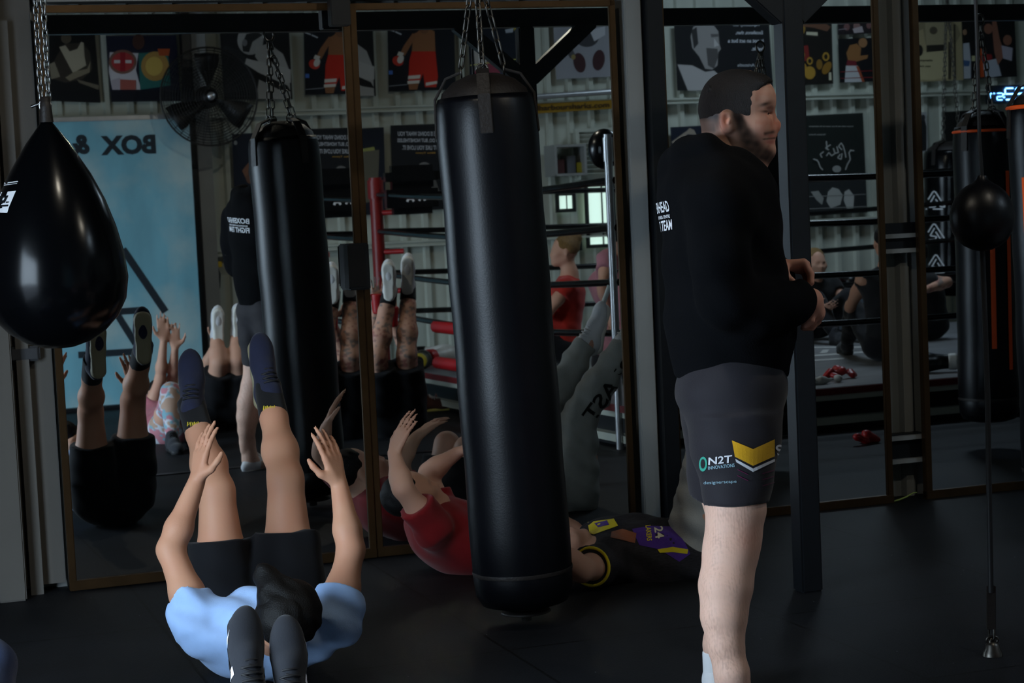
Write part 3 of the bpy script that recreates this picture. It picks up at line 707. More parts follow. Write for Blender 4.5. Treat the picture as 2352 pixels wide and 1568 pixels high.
B.ell(M(1655,480), (.13,.18,.13), (RT, FW, UP), .08)
# far (left) hand over the near (right) fist
w = M(1788,612,.02); B.cap(M(1700,640,.1), w, .036, .027, .02)
kn = [M(1846,603,-.012), M(1851,607,.010), M(1850,613,.032), M(1845,620,.052)]
for i, k in enumerate(kn):
    B.cap(w + FW*(.012*i-.018), k, .0165, .0125, .014)
    q1 = k + RT*(.018-.003*i) - UP*(.030-.002*i); q2 = q1 - UP*.024 + RT*(.002-.002*i) ; q3 = q2 - UP*.013 - RT*.010
    B.cap(k, q1, .0104, .0097, .003); B.cap(q1, q2, .0097, .009, .002); B.cap(q2, q3, .009, .0075, .002)
B.cap(M(1800,616,-.02), M(1806,636,-.04), .0155, .0125, .012); B.cap(M(1806,636,-.04), M(1821,646,-.045), .0118, .0092, .005)
w2 = M(1862,690,-.10); B.cap(M(1790,690,-.15), w2, .04, .031, .02); B.cap(w2, M(1874,716,-.075), .030, .027, .02)
for i in range(4):
    k = M(1880-i*1, 722+i*5, -.095+.021*i); B.cap(w2 + RT*.002 + FW*(.012*i-.018) - UP*.01, k, .0165, .0128, .012)
    q1 = k - UP*(.018) - RT*.014 + FW*.004; q2 = q1 - RT*.025 - UP*.002; B.cap(k, q1, .0102, .0096, .003); B.cap(q1, q2, .0096, .008, .002)
B.cap(M(1866,700,-.115), M(1862,735,-.115), .013, .0115, .012); B.cap(M(1862,735,-.115), M(1851,748,-.105), .0112, .009, .004)
# legs
LN = [(1688,950,.085),(1688,1080,.075),(1690,1168,.079),(1683,1235,.072),(1677,1275,.071),(1667,1345,.0705),(1663,1415,.060),(1667,1480,.046),(1683,1545,.041),(1692,1600,.039),(1695,1630,.042)]
LD = [-.10,-.11,-.12,-.13,-.14,-.16,-.18,-.20,-.22,-.22,-.22]
B.path([M(x,y,dd) for (x, y, r), dd in zip(LN, LD)], [r for x, y, r in LN], .03)
B.ell(M(1716,1232,-.135), (.028,.035,.04), (RT,FW,UP), .03); B.ell(M(1650,1350,-.17), (.03,.035,.075), (RT,FW,UP), .03); B.cap(M(1652,1450,-.195), M(1660,1580,-.22), .022, .018, .02)
LF = [(1672,950,.085),(1668,1130,.07),(1674,1220,.062),(1674,1300,.06),(1660,1400,.053),(1650,1480,.04),(1650,1540,.037)]
B.path([M(x,y,.17) for x, y, r in LF], [r for x, y, r in LF], .03)
B.cap(M(1688,960), M(1680,880), .10, .11, .05)
for (x, y, d) in ((1695,1636,-.22),): B.cap(M(x,y,d), M(x+60,y+24,d-.01), .04, .032, .03); B.cap(M(x+60,y+24,d-.01), M(x+130,y+36,d-.02), .033, .025, .02)
cs, cr, cb, cl = arr('#cfa08b'), arr('#b8674f'), arr('#2e211b'), arr('#b4635a')
Cpx = {}
def coach_col(Pn):
    # picture-plane coordinates only serve to say where beard, lips and hairline lie on the skin
    d = Pn - np.array(EYE); y = d@np.array(FW); x = 1176+FPX*(d@np.array(RT))/y; v = 784-FPX*(d@np.array(UP))/y
    rnd = rnoise(Pn, 130, 5)
    c = np.tile(cs, (len(Pn),1)); sm = lambda e0, e1, t: np.clip((t-e0)/(e1-e0),0,1)
    def mix(c, col, w): return c + (col-c)*np.clip(w,0,1)[:,None]
    hd = v < 420
    c = mix(c, cr, .35*rnd*(x > 1735)*hd + .55*np.exp(-((x-1786)**2+(v-288)**2)/700)*hd + .75*np.exp(-((x-1662)/13)**2-((v-280)/30)**2)*hd)
    def seg(pts):
        o = np.full(len(Pn), 1e9)
        for (ax_, ay_, aw), (bx_, by_, bw) in zip(pts, pts[1:]):
            L2 = (bx_-ax_)**2+(by_-ay_)**2; t = np.clip(((x-ax_)*(bx_-ax_)+(v-ay_)*(by_-ay_))/L2, 0, 1)
            o = np.minimum(o, np.hypot(x-ax_-t*(bx_-ax_), v-ay_-t*(by_-ay_))/(aw+(bw-aw)*t))
        return o
    be = np.exp(-seg([(1701,272,7),(1708,298,13),(1720,326,21),(1742,350,19),(1764,360,15)])**4*.35)*1.0
    be = np.maximum(be, .9*np.exp(-seg([(1758,307,4),(1776,303,4.5)])**2)); be = np.maximum(be, .55*np.exp(-seg([(1764,337,5),(1762,350,9)])**2)); be = np.maximum(be, .45*np.exp(-seg([(1700,360,20),(1735,378,16)])**2))
    c = mix(c, arr('#221914'), np.minimum(1,be*(.88+.12*rnd))*hd)
    lip = .8*np.exp(-((x-1770)/10)**2-((v-312)/3.2)**2)+np.exp(-((x-1770)/13)**2-((v-326)/4.6)**2); c = mix(c, cl, .85*lip*hd)
    c = mix(c, arr('#2a1210'), .9*np.exp(-((v-318.5-(1764-x)*.08)/1.8)**2)*sm(1749,1754,x)*hd)
    br = np.exp(-((x-1757)/13)**2-((v-239-(1757-x)*.25)/4.5)**2); c = mix(c, cb, .95*br*hd)
    ls = np.exp(-((x-1759)/12)**2-((v-256)/3.4)**2); c = mix(c, arr('#1d1512'), .9*ls*hd)
    hair = sm(1714,1703,x + .12*(v-230))*sm(332,268,v); hair = np.maximum(hair, sm(228,206,v - (x-1715)*.10)*(x < 1722)); hair = np.maximum(hair, .8*sm(1655,1640,x)*sm(322,300,v))
    hair = hair*(1-np.exp(-((x-1667)/15)**4-((v-280)/30)**4)); c = mix(c, arr('#1a1311'), np.minimum(1, hair**.6*(.97+.03*rnd))*hd)
    leg = v > 1140; hs = rnoise(Pn, 620, 8, (1.5,1.5,.28)); h2 = rnoise(Pn, 60, 9, (1,1,.6)); c = mix(c, arr('#dfb9a6'), .6*leg); c = mix(c, arr('#6d4a3a'), .2*np.clip(hs*1.8-.7,0,1)*(.4+h2)*leg); c = mix(c, cr, .3*np.exp(-((x-1722)/26)**2-((v-1240)/40)**2)*leg)
    hn = (v > 580) & (v < 780); c = mix(c, cr, .35*hn); return c
B.mesh('body', m_skin, Tm, coach_col)
for b in (-1, 1):
    eb = MB(); eb.sphere(M(1753.5,260,b*.033), .0125, 16); eb.sphere(M(1760.4,260.5,b*.034), .0068, 12, 1); eb.build('eye', [m_eyew, m_iris], Tm)

C = Body(.003); C.ell(M(1690,222), (.099,.081,.078), HA, .02); C.ell(M(1691,248), (.1095,.0805,.097), HA, .01); C.ell(M(1730,196), (.058,.062,.03), HA, .02); C.cap(M(1715,184,-.045), M(1752,184,-.02), .016, .011, .015); C.cap(M(1715,184,.045), M(1752,184,.02), .016, .011, .015)
C.ell(M(1776,268), (.084,.34,.096), HA, .004, True); C.ell(M(1722,366,-.0), (.17,.14,.105), HA, .004, True); C.ell(M(1676,292,-.09), (.024,.05,.038), HA, .008, True); C.ell(M(1676,292,.09), (.024,.05,.038), HA, .008, True)
for i in range(34):
    r_ = random.Random(i); b = r_.uniform(-.055,.055); x = 1752+r_.uniform(-30,14); C.cap(M(x-16, 178+abs(b)*60+r_.uniform(-4,5), b), M(x+5, 184+abs(b)*130+r_.uniform(-7,7), b*1.05), .0055, .002, .004)
for i in range(40):
    r_ = random.Random(i+99); x = r_.uniform(1622,1740); b = r_.uniform(-.06,.06); y = 240-72*math.sqrt(max(0,1-((x-1690)/82)**2))*math.sqrt(1-(b/.09)**2)
    C.cap(M(x, y+6, b), M(x+r_.uniform(-8,10), y-5, b*1.05), .006, .0025, .005)
C.mesh('hair', m_hairb, Tm, ripple=folds(.0003, 4))
m_hood = mat('black_fleece', '#050609', .95, spec=.12, noise=.1, bump=.2, bscale=220)
C = Body(.007); XA = (RT, FW, UP)
C.ell(M(1655,500), (.168,.235,.20), XA, .09); C.ell(M(1668,660), (.172,.21,.2), XA, .09); C.ell(M(1680,760), (.173,.205,.15), XA, .08); C.cut(M(1677,740), M(1679,862), .165, .16, .05)
C.ell(M(1625,430), (.125,.2,.09), XA, .06)
for b in (-1, 1):
    C.cap(M(1650,440,b*.12), M(1652,470,b*.215), .09, .085, .06)
    C.path([M(1652,470,b*.215), M(1652,590,b*.245), M(1668,690,b*.235)], [.086,.076,.072], .04)
    C.path([M(1668,690,b*.235), M(1740,712,b*.19), M(1800,700,b*.15 if b < 0 else .11)], [.07,.066,.062], .04)
C.path([M(1800,700,-.15), M(1838,692,-.125)], [.06,.052], .02); C.ell(M(1838,690,-.125), (.022,.058,.056), XA, .02)
C.cap(M(1790,660,.1), M(1797,622,.05), .05, .04, .03)
hood = [(1562,388,0,.052),(1580,352,.07,.042),(1625,336,.105,.036),(1690,374,.095,.032),(1738,412,.05,.030),(1754,434,0,.028)]
for b in (-1, 1): C.path([M(x,y,b*d) for x, y, d, r in hood], [r for *_, r in hood], .03)
C.ell(M(1578,405), (.062,.13,.075), XA, .05)
C.cap(M(1650,365), M(1655,330), .05, .058, .01, True)
ho = C.mesh('hoodie', m_hood, Tm, ripple=folds(.0042,.9,(1,1,.8)))
mb = MB()
for b in (-.03, .03): mb.tube([M(1757,405,b), M(1772,450,b), M(1783,500,b*1.1)], .0035, 8)
mb.build('drawstring', m_hood, ho)
# back print, laid across the shoulder blades
bk = (-RT*.93 - FW*.36).normalized(); bx = (FW*.93 - RT*.36).normalized()*1.0
o0 = M(1535,500,.0)
def bray(x, y): return o0 + bx*(-x) + Z*y + bk*.5, -bk
def btext(txt, xc, y, h, wd):
    vs, fs = text_polys(txt, 1, True); a0 = min(v.x for v in vs); a1 = max(v.x for v in vs); b0 = min(v.y for v in vs); b1 = max(v.y for v in vs)
    return [((v.x-a0)/(a1-a0)*wd - wd/2 + xc, (v.y-b0)/(b1-b0)*h + y) for v in vs], fs, 0
decal('back_lettering', [btext('BOXERHEAD', .0, .012, .03, .20), btext('FIGHT TEAM', .0, -.04, .03, .20), btext('BOXING & FITNESS CENTRE', 0, -.005, .009, .18)], bray, ho, [m_white], ho, .003, 1)
m_short = cloth('dark_purple_grey_polyester', '#1f1c22', .75)
C = Body(.006); C.ell(M(1680,885), (.158,.19,.11), XA, .06)
C.cap(M(1682,900,-.06), M(1688,1010,-.09), .14, .125, .05); C.cut(M(1686,960,-.09), M(1693,1158,-.12), .128, .092, .03)
C.cap(M(1674,900,.07), M(1668,1000,.11), .138, .12, .05); C.cut(M(1672,960,.1), M(1650,1140,.15), .122, .09, .03)
so = C.mesh('shorts', m_short, Tm, ripple=folds(.0035,.8))
m_gold = cloth('gold_print', '#e0a91c', .7); m_wprint = cloth('white_cloth_print', '#d8d9de', .7); m_teal = cloth('teal_print', '#3aa08a', .7); m_lblue = cloth('pale_blue_print', '#8fb0bd', .7); m_mag = cloth('dark_magenta_print', '#5a1440', .7); m_blup = cloth('blue_print', '#2f3f9a', .7)
G = lambda vs: (vs, [list(range(len(vs)))], 0)
decal('gold_chevron', [([(1681,1011),(1729,1031),(1729,1069),(1688,1048)], [[0,1,2,3]], 0), ([(1729,1031),(1778,1008),(1778,1047),(1729,1069)], [[0,1,2,3]], 0)], px_ray, so, [m_gold], so, .0025, 4)
decal('white_chevron', [([(1689,1053),(1729,1075),(1729,1083),(1691,1060)], [[0,1,2,3]], 0), ([(1729,1075),(1778,1053),(1778,1059),(1729,1083)], [[0,1,2,3]], 0)], px_ray, so, [m_wprint], so, .0025, 4)
decal('pin_stripes', [([(1750,1086+i*14),(1777,1078+i*14),(1777,1080+i*14),(1750,1088+i*14)], [[0,1,2,3]], 0) for i in range(3)], px_ray, so, [m_mag], so, .0025, 2)
decal('pin_stripes', [([(1694,1076+i*14),(1718,1088+i*14),(1718,1090+i*14),(1694,1078+i*14)], [[0,1,2,3]], 0) for i in range(2)], px_ray, so, [m_mag], so, .0025, 2)
lg = [px_text('N2T', 1628, 1067, 1681, 1061, 17, 0, True, .15), px_text('INNOVATIONS', 1628, 1078, 1688, 1071, 8, 1, True), px_text('designerscape', 1618, 1114, 1692, 1110, 9, 1)]
el = [(1616+9*math.cos(a)-1.5*math.sin(a), 1065+17*math.sin(a)+2*math.cos(a)) for a in [2*PI*i/20 for i in range(20)]]; el2 = [(1616+5*math.cos(a), 1064+11*math.sin(a)) for a in [2*PI*i/16 for i in range(16)]]
decal('sponsor_print', lg[:2], px_ray, so, [m_wprint, m_lblue], so, .0025, 1); decal('sponsor_print', lg[2:], px_ray, so, [m_wprint, m_lblue], so, .0025, 1)
decal('sponsor_badge', [(el, [list(range(20))], 0)], px_ray, so, [m_teal], so, .0022, 1); decal('sponsor_badge', [(el2, [list(range(16))], 0)], px_ray, so, [m_short], so, .0032, 1)
decal('front_badge', [px_text('S', 1785, 1048, 1800, 1044, 26, 0, True), ([(1783,1076),(1797,1074),(1794,1112),(1784,1116)], [[0,1,2,3]], 1)], px_ray, so, [m_wprint, m_blup], so, .0025, 2)
mb = MB(); mb.poly([M(1786,856,-.02), M(1812,852,-.03), M(1806,872,-.035), M(1797,890,-.03)]); mb.poly([M(1786,856,-.01), M(1797,890,-.022), M(1806,872,-.028), M(1812,852,-.02)]); mb.build('shirt_tail', cloth('white_cotton', '#cfd0d4'), Tm)
# trainers: far one seen behind the near calf, near one below the frame
s1, _ = shoe(Tm, M(1648,1548,.17), Vector((.32,.95,0)), Z, (m_shoew, m_solew, m_lacew), .29)
s2, _ = shoe(Tm, M(1695,1634,-.22), Vector((.93,-.25,0)), Z, (m_shoew, m_solew, m_lacew), .29)
C = Body(.005); C.cut(M(1646,1492,.17), M(1650,1560,.17), .043, .045); C.mesh('sock', cloth('white_sock', '#d5d6d8'), Tm)
# ---- the man doing toe touches in the foreground: pale blue shirt, black shorts, legs straight up
def unit(*v): return Vector(v).normalized()
m_bshirt = cloth('pale_blue_cotton', '#9dbdea', .85, sheen=.1); m_bshort = cloth('black_jersey', '#0d0e12', .9, sheen=.05); m_bsock = cloth('black_sock', '#0b0b0e', .9)
up_ = Vector((0,0,1)); aw = Vector((0,1,0)); rt = Vector((1,0,0))
J = dict(pelvis=at(594,1440,6.3), chest=at(612,1455,5.88), neck=at(636,1442,5.70), head=at(650,1420,5.60), face=unit(.05,.8,.55),
  shL=at(462,1450,5.80), shR=at(770,1432,5.80), elL=at(392,1262,5.92), elR=at(806,1262,5.92), wrL=at(452,1105,6.0), wrR=at(779,1112,6.0),
  handL=unit(.14,.1,.6), handR=unit(-.16,.1,.6), palmL=unit(-.75,-.6,.1), palmR=unit(.75,-.6,.1),
  hipL=at(518,1410,6.3), hipR=at(668,1400,6.3), knL=at(498,1128,6.36), knR=at(656,1100,6.36), anL=at(442,940,6.62), anR=at(618,902,6.62),
  ftL=unit(-.04,.16,1), ftR=unit(-.06,.16,1), upL=unit(.05,-1,.1), upR=unit(.45,-.9,.1))
def sit_extra(P, c):
    return c
sit, P_, V_ = figure('person', 'person in pale blue T-shirt and black shorts on the floor, arms and legs raised', J,
  dict(h=.0062, girth=1.02, wrinkle=.008, shirt=(m_bshirt, .42), legs=(m_bshort, .6), hair=m_hairk, shoes=(m_shoen, m_solet, m_lace), skin=('#c08e72','#b0654e'), curl=.12, hs=1.08), Vector((at(594,1440,6.1).x, 6.0, 0)))
for s, kx in (('L', 0), ('R', 0)):
    an, kn = V_['an'+s], V_['kn'+s]; C = Body(.006); C.cut(lerp(an, kn, -.1), lerp(an, kn, .3), .047, .05); sk = C.mesh('sock', m_bsock, sit, ripple=folds(.001))
    m_y = mat('yellow_print', '#c9b22a', .7); c0 = lerp(an, kn, .16); vs = []
    pl = []
    for i in range(7): pl.append(([(-.022+i*.006, -.006+.004*(i%3)), (-.020+i*.006, .008-.003*(i%2)), (-.017+i*.006, .007), (-.019+i*.006, -.007+.004*(i%2))], [[0,1,2,3]], 0))
    def rr(x, y): return c0 + Vector((x, -.5, y)), Vector((0,1,0))
    decal('sock_print', pl, rr, sk, [m_y], sk, .0015, 1)
C = Body(.006); C.path([J['head']+Vector((-.02,-.02,.09)), J['head']+Vector((-.05,.02,.13)), J['head']+Vector((-.06,.05,.14))], [.05,.03,.012], .02); C.ell(J['head']+Vector((.02,-.02,.02)), (.10,.10,.10)); C.mesh('hair_top', m_hairk, sit, ripple=folds(.003, 2))
wm = MB(); a = lerp(J['elR'], J['shR'], .12)
# ---- black trainers at the lower edge: another person lying nearer, legs raised
J = dict(pelvis=at(600,2080,4.15), chest=at(600,2330,3.85), neck=at(600,2480,3.65), head=at(600,2580,3.5), face=unit(0,.3,1),
  shL=at(420,2420,3.8), shR=at(780,2420,3.8), elL=at(380,2350,4.1), elR=at(820,2350,4.1), wrL=at(420,2250,4.3), wrR=at(780,2250,4.3),
  hipL=at(520,2040,4.15), hipR=at(690,2040,4.15), knL=at(555,1790,4.45), knR=at(680,1800,4.45), anL=at(575,1600,4.78), anR=at(672,1622,4.78),
  ftL=unit(0,.22,1), ftR=unit(-.06,.22,1), upL=unit(.38,-1,.2), upR=unit(.1,-1,.2))
m_bleg = cloth('black_leggings', '#101116', .9)
near, P_, V_ = figure('person', 'person at the lower edge, only raised black trainers with white side marks visible', J,
  dict(h=.009, shirt=(cloth('dark_grey_cotton', '#2a2c30'), .6), legs=(m_bleg, 1.95), legname='leggings', hair=m_hairk), Vector((at(600,2080,4.15).x, 4.1, 0)))
m_sw = mat('white_reflective_mark', '#f2f2ff', .5)
for s, dx in (('L', 0), ('R', 0)):
    so_, PP = shoe(near, V_['an'+s], V_['ft'+s], V_['up'+s], (m_shoek, m_solek, m_lace), .30, h=.0045)
    for side in (-1, 1):
        pts = [(x_+.16, y_) for x_, y_ in ((.14,.02),(.24,.058),(.31,.048),(.27,.032),(.38,.016),(.62,.036),(.38,-.004),(.24,.0))]
        def rr(x, y, PP=PP, side=side): return PP(x, side*.2, y), (PP(0,0,0)-PP(0,side,0))
        decal('side_mark', [(pts, [[0,1,2,3,4,5,6,7]], 0)], rr, so_, [m_sw], so_, .002, 2)
# ---- the person in grey joggers lying behind the heavy bag
m_jog = cloth('grey_fleece', '#9fa09c', .95, bump=.25, bscale=180); m_tee = mat('printed_black_tee', '#1c1a20', .85, noise=.7, nscale=55, stretch=(1,1,6))
J = dict(pelvis=at(1580,1285,7.62), chest=at(1455,1278,7.55), neck=at(1365,1280,7.45), head=at(1292,1275,7.38), face=unit(.1,.1,1),
  shR=at(1395,1290,7.36), shL=at(1400,1250,7.72), elR=at(1335,1308,7.12), elL=at(1330,1240,7.9), wrR=at(1260,1250,7.05), wrL=at(1270,1180,7.8),
  hipR=at(1590,1275,7.52), hipL=at(1605,1245,7.76), knR=at(1622,1065,7.48), knL=at(1640,1045,7.72), anR=at(1735,850,7.6), anL=at(1740,830,7.85),
  ftR=unit(.1,.25,1), ftL=unit(.1,.25,1), upR=unit(-1,0,.2), upL=unit(-1,0,.2))
lie, P_, V_ = figure('person', 'person in grey joggers and purple printed top lying behind the heavy bag', J,
  dict(h=.0085, girth=1.12, wrinkle=.006, legwrinkle=.008, shirt=(m_tee, .62), legs=(m_jog, 1.98), legname='joggers', hair=m_hairb, shoes=(m_shoew, m_solew, m_lacew)), Vector((at(1500,1300,7.5).x, 7.5, 0)))
tee = [c for c in lie.children if c.name.startswith('shirt')][0]; jog = [c for c in lie.children if c.name.startswith('joggers')][0]
m_pur = cloth('purple_print', '#4a2a86', .8); m_yel = cloth('yellow_cloth_print', '#d8c21e', .8); m_skp = cloth('tan_print', '#8a5238', .8); m_crm = cloth('cream_print', '#d9d2b4', .8)
Q = lambda pts, mi: (pts, [list(range(len(pts)))], mi)
decal('shirt_print', [Q([(1452,1215),(1492,1208),(1545,1210),(1572,1245),(1585,1272),(1560,1290),(1515,1262),(1468,1252)], 0)], px_ray, tee, [m_pur], tee, .002, 3)
decal('shirt_print', [Q([(1405,1222),(1430,1215),(1462,1225),(1458,1248),(1425,1240),(1402,1235)], 0)], px_ray, tee, [m_skp], tee, .003, 3)
decal('shirt_print', [Q([(1350,1200),(1410,1192),(1420,1208),(1380,1215),(1365,1228),(1355,1226)], 0)], px_ray, tee, [m_yel], tee, .003, 3)
decal('shirt_print', [Q([(1366,1203),(1395,1196),(1400,1206),(1375,1212)], 0)], px_ray, tee, [m_pur], tee, .004, 2)
decal('shirt_print', [Q([(1510,1262),(1545,1256),(1580,1262),(1578,1272),(1545,1268),(1515,1270)], 0)], px_ray, tee, [m_yel], tee, .003, 2)
decal('shirt_print', [px_text('24', 1502, 1212, 1506, 1238, 20, 0, True)], px_ray, tee, [m_crm], tee, .0035, 1)
decal('shirt_print', [px_text('LAKERS', 1482, 1208, 1486, 1243, 12, 0, True)], px_ray, tee, [m_yel], tee, .0035, 1)
sh, el = J['shR'], J['elR']; c = lerp(sh, el, .62); u = (el-sh).normalized(); a = u.orthogonal().normalized(); b = u.cross(a)
mb = MB(); mb.tube([c+(a*math.cos(x)+b*math.sin(x))*.0725 for x in [2*PI*i/28 for i in range(28)]], .006, 8, 0, True); mb.build('sleeve_trim', m_yel, tee)
def m2_ray(x, y):
    r = ray(x, y); h = hit(EYE, r, P2.c, P2.n); return h, P2.refd(r)
decal('leg_lettering', [px_text('BLAST', 1462, 838, 1362, 972, -34, 0, True)], m2_ray, jog, [cloth('black_print', '#101012')], jog, .003, 1)
# ---- the person in red behind the bag, arms swinging up
m_red = cloth('red_cotton', '#7d1016', .85)
J = dict(pelvis=at(1150,1262,7.84), chest=at(1040,1232,7.78), neck=at(985,1190,7.74), head=at(948,1140,7.72), face=unit(.75,.1,.6),
  shR=at(1000,1220,7.58), shL=at(1008,1190,7.92), elR=at(925,1120,7.50), elL=at(985,1085,7.95), wrR=at(905,1040,7.60), wrL=at(1050,1040,7.9),
  handR=unit(.5,.1,1), handL=unit(1,0,.5), hipR=at(1165,1262,7.74), hipL=at(1165,1245,7.93), knR=at(1205,1090,7.72), knL=at(1215,1085,7.86), anR=at(1238,1275,7.74), anL=at(1245,1265,7.9),
  ftR=unit(1,.1,0), ftL=unit(1,.1,0), upR=Z, upL=Z)
figure('person', 'person in red top with black hair reaching up, beside the heavy bag by the mirror', J,
  dict(h=.009, shirt=(m_red, .6), legs=(m_bshort, .8), hair=m_hairk, shoes=(m_shoek, m_solek, m_lace), curl=.15), Vector((at(1060,1280,7.8).x, 7.8, 0)))
# ---- a navy knee at the lower left corner
J = dict(pelvis=at(-150,1700,4.9), chest=at(-180,1800,4.5), neck=at(-190,1870,4.3), head=at(-195,1920,4.15), face=unit(0,.3,1),
  shL=at(-360,1830,4.45), shR=at(-10,1900,4.35), elL=at(-400,1850,4.7), elR=at(-20,1990,4.5), wrL=at(-380,1800,4.9), wrR=at(-60,1850,4.8),
  hipL=at(-240,1690,4.9), hipR=at(-80,1690,4.9), knL=at(-210,1500,5.25), knR=at(-34,1530,5.1), anL=at(-200,1750,5.4), anR=at(-35,1790,5.3),
  ftL=unit(0,1,0), ftR=unit(0,1,0), upL=up_, upR=up_)
figure('person', 'person mostly outside the view, only a navy-clad knee in the lower left corner', J,
  dict(h=.011, shirt=(cloth('dark_grey_cotton', '#2a2c30'), .6), legs=(cloth('navy_joggers', '#2a3552'), 1.9), legname='joggers', hair=m_hairk, shoes=(m_shoek, m_solek, m_lace)), Vector((-1.7, 4.9, 0)))
# ------------------------------------------------------------------ the far side of the gym, seen in the mirrors
WF = WQ - .03                            # the sheet's front
def poster(label, panel, quad, bg, shapes=(), q=WF, name='poster', cat='poster', group='posters on the steel wall'):
    """quad and shapes are given where they show in the mirror and laid on the wall sheet itself"""
    mats = []; mb = MB()
    def mi(c):
        m = c if not isinstance(c, (str, tuple)) else flat(c)
        if m not in mats: mats.append(m)
        return mats.index(m)
    cs = [vm(x, y, panel, q) for x, y in quad]; c = sum(cs, Vector())/4
    lay = 0
    def put(pts, col):
        nonlocal lay; lay += 1
        ps = [vm(x, y, panel, q-.004-.0006*lay) for x, y in pts]; mb.poly(ps, mi(col))
    # the sheet with its thickness
    f = [vm(x, y, panel, q-.004) for x, y in quad]; bk = [p + N*.003 for p in f]
    mb.poly(f, mi(bg)); mb.add(f+bk, [[i, (i+1)%4, 4+(i+1)%4, 4+i] for i in range(4)], mi(bg))
    for s in shapes:
        if s[0] == 'p': put(s[2], s[1])
        elif s[0] == 'e':
            _, col, cx, cy, rx, ry = s[:6]; a = math.radians(s[6]) if len(s) > 6 else 0
            put([(cx+rx*math.cos(t)*math.cos(a)-ry*math.sin(t)*math.sin(a), cy+rx*math.cos(t)*math.sin(a)+ry*math.sin(t)*math.cos(a)) for t in [2*PI*i/22 for i in range(22)]], col)
        elif s[0] == 't':                # lettering: readable from the room, so it starts at the right in the mirror
            _, col, txt, x0, x1, y, h = s[:7]; lay += 1; qq = q-.004-.0006*lay
            a, b = vm(x1, y, panel, qq), vm(x0, y, panel, qq); hh = (vm(x1, y-h, panel, qq)-a).length
            ya = Z; add_text(mb, txt, a, (b-a).normalized(), ya, hh, (b-a).length, mi(col), True)
        elif s[0] == 'l':
            _, col, pts, w = s; 
            for (ax_, ay_), (bx_, by_) in zip(pts, pts[1:]):
                L = math.hypot(bx_-ax_, by_-ay_) or 1; nx, ny = -(by_-ay_)/L*w/2, (bx_-ax_)/L*w/2
                put([(ax_+nx,ay_+ny),(bx_+nx,by_+ny),(bx_-nx,by_-ny),(ax_-nx,ay_-ny)], col)
    o = mb.build(name, mats, None, c); tagset(o, label, cat, group); return o
K, GR = '#0b0d11', '#8d8c88'
poster('poster of seated boxer in white vest on black, leftmost in the top row', P1, [(112,72),(218,76),(231,236),(112,228)], '#131414',
  [('p','#3a342c',[(118,150),(135,120),(150,100),(190,98),(207,120),(212,160),(190,182),(150,190),(118,180)]), ('p','#b5ab94',[(136,108),(150,104),(160,118),(178,112),(186,96),(192,98),(194,130),(198,150),(168,168),(158,150)]),
   ('e','#5c5344',152,88,12,12), ('p','#8f8672',[(112,148),(125,142),(132,160),(138,176),(118,182)]), ('p','#8a7f69',[(150,178),(172,164),(200,158),(204,150),(208,140),(206,166),(160,186)]), ('p','#6f6656',[(176,182),(228,196),(226,206),(182,190)]), ('p',K,[(112,206),(229,208),(231,236),(112,232)])])
poster('poster of boxer in navy holding two title belts with round plates', P1, [(243,82),(404,80),(416,232),(256,234)], '#151a2e',
  [('p','#cfcbd0',[(252,120),(318,122),(312,160),(324,206),(258,206),(250,165)]), ('e','#7d5b4e',282,142,32,28), ('e','#b23c3c',282,142,26,22), ('p','#d7d3d3',[(262,138),(302,138),(302,145),(262,145)]), ('p','#9a1f2a',[(276,120),(288,120),(288,164),(276,164)]),
   ('p','#2e6e68',[(318,122),(386,118),(392,196),(322,206)]), ('e','#b08a4a',356,152,32,34), ('e','#d0b15a',354,152,20,22), ('p','#b4532a',[(362,112),(390,112),(388,128),(366,128)]), ('e','#4a2f28',318,96,14,18), ('p','#a85a50',[(276,182),(312,184),(312,206),(276,206)]), ('p','#b9b0b8',[(256,184),(276,178),(276,206),(258,206)]), ('p','#10131f',[(254,208),(414,206),(416,232),(256,234)])])
poster('large black and white poster of bare-chested boxer with gloved fist forward', P1, [(505,76),(664,74),(672,228),(516,229)], '#1a1c1e',
  [('e','#a5a5a3',575,92,30,34), ('p','#a9a9a6',[(588,108),(618,100),(650,124),(664,160),(668,228),(588,227),(600,150),(586,130)]), ('p','#b5b5b2',[(560,132),(580,138),(640,150),(668,160),(668,190),(630,190),(590,164),(562,146)]), ('p','#26282a',[(508,112),(520,104),(548,116),(566,134),(562,148),(540,140),(515,124)]),
   ('p','#151617',[(588,164),(660,196),(668,210),(640,205),(590,180)]), ('p','#2b2c2d',[(556,100),(566,78),(590,74),(604,80),(580,96),(572,120),(558,118)]), ('e','#77777a',562,98,6,8)])
poster('poster of boxer seen from behind in red shorts and red gloves', P2, [(890,62),(1043,58),(1047,206),(893,210)], '#10131a',
  [('p','#8f5f3c',[(945,80),(958,74),(966,66),(982,64),(998,72),(1000,120),(946,120),(948,92)]), ('p','#8a5b3a',[(948,76),(955,84),(940,110),(930,128),(918,124),(928,104)]), ('e','#7a5136',974,62,12,16), ('p','#c02a18',[(946,118),(1000,118),(1006,176),(1002,200),(976,200),(972,168),(962,192),(938,190),(940,140)]),
   ('p','#d8d0c4',[(938,174),(966,172),(964,180),(937,182)]), ('p','#d8d0c4',[(936,186),(964,184),(963,191),(936,193)]), ('p','#d8d0c4',[(978,190),(1004,186),(1004,192),(978,197)]), ('e','#c43a2a',914,140,13,11,25), ('e','#d9d3c9',920,136,7,10,25), ('p','#d5cfc4',[(916,118),(928,122),(924,130),(912,127)]),
   ('p','#4a73c0',[(893,162),(902,162),(902,171),(893,171)]), ('l','#b9bcc0',[(892,67),(906,72)],3), ('l','#b9bcc0',[(908,73),(922,79)],3), ('l','#7d8288',[(893,198),(935,194)],2), ('p','#8a5b3a',[(938,193),(962,191),(958,206),(940,206)])])
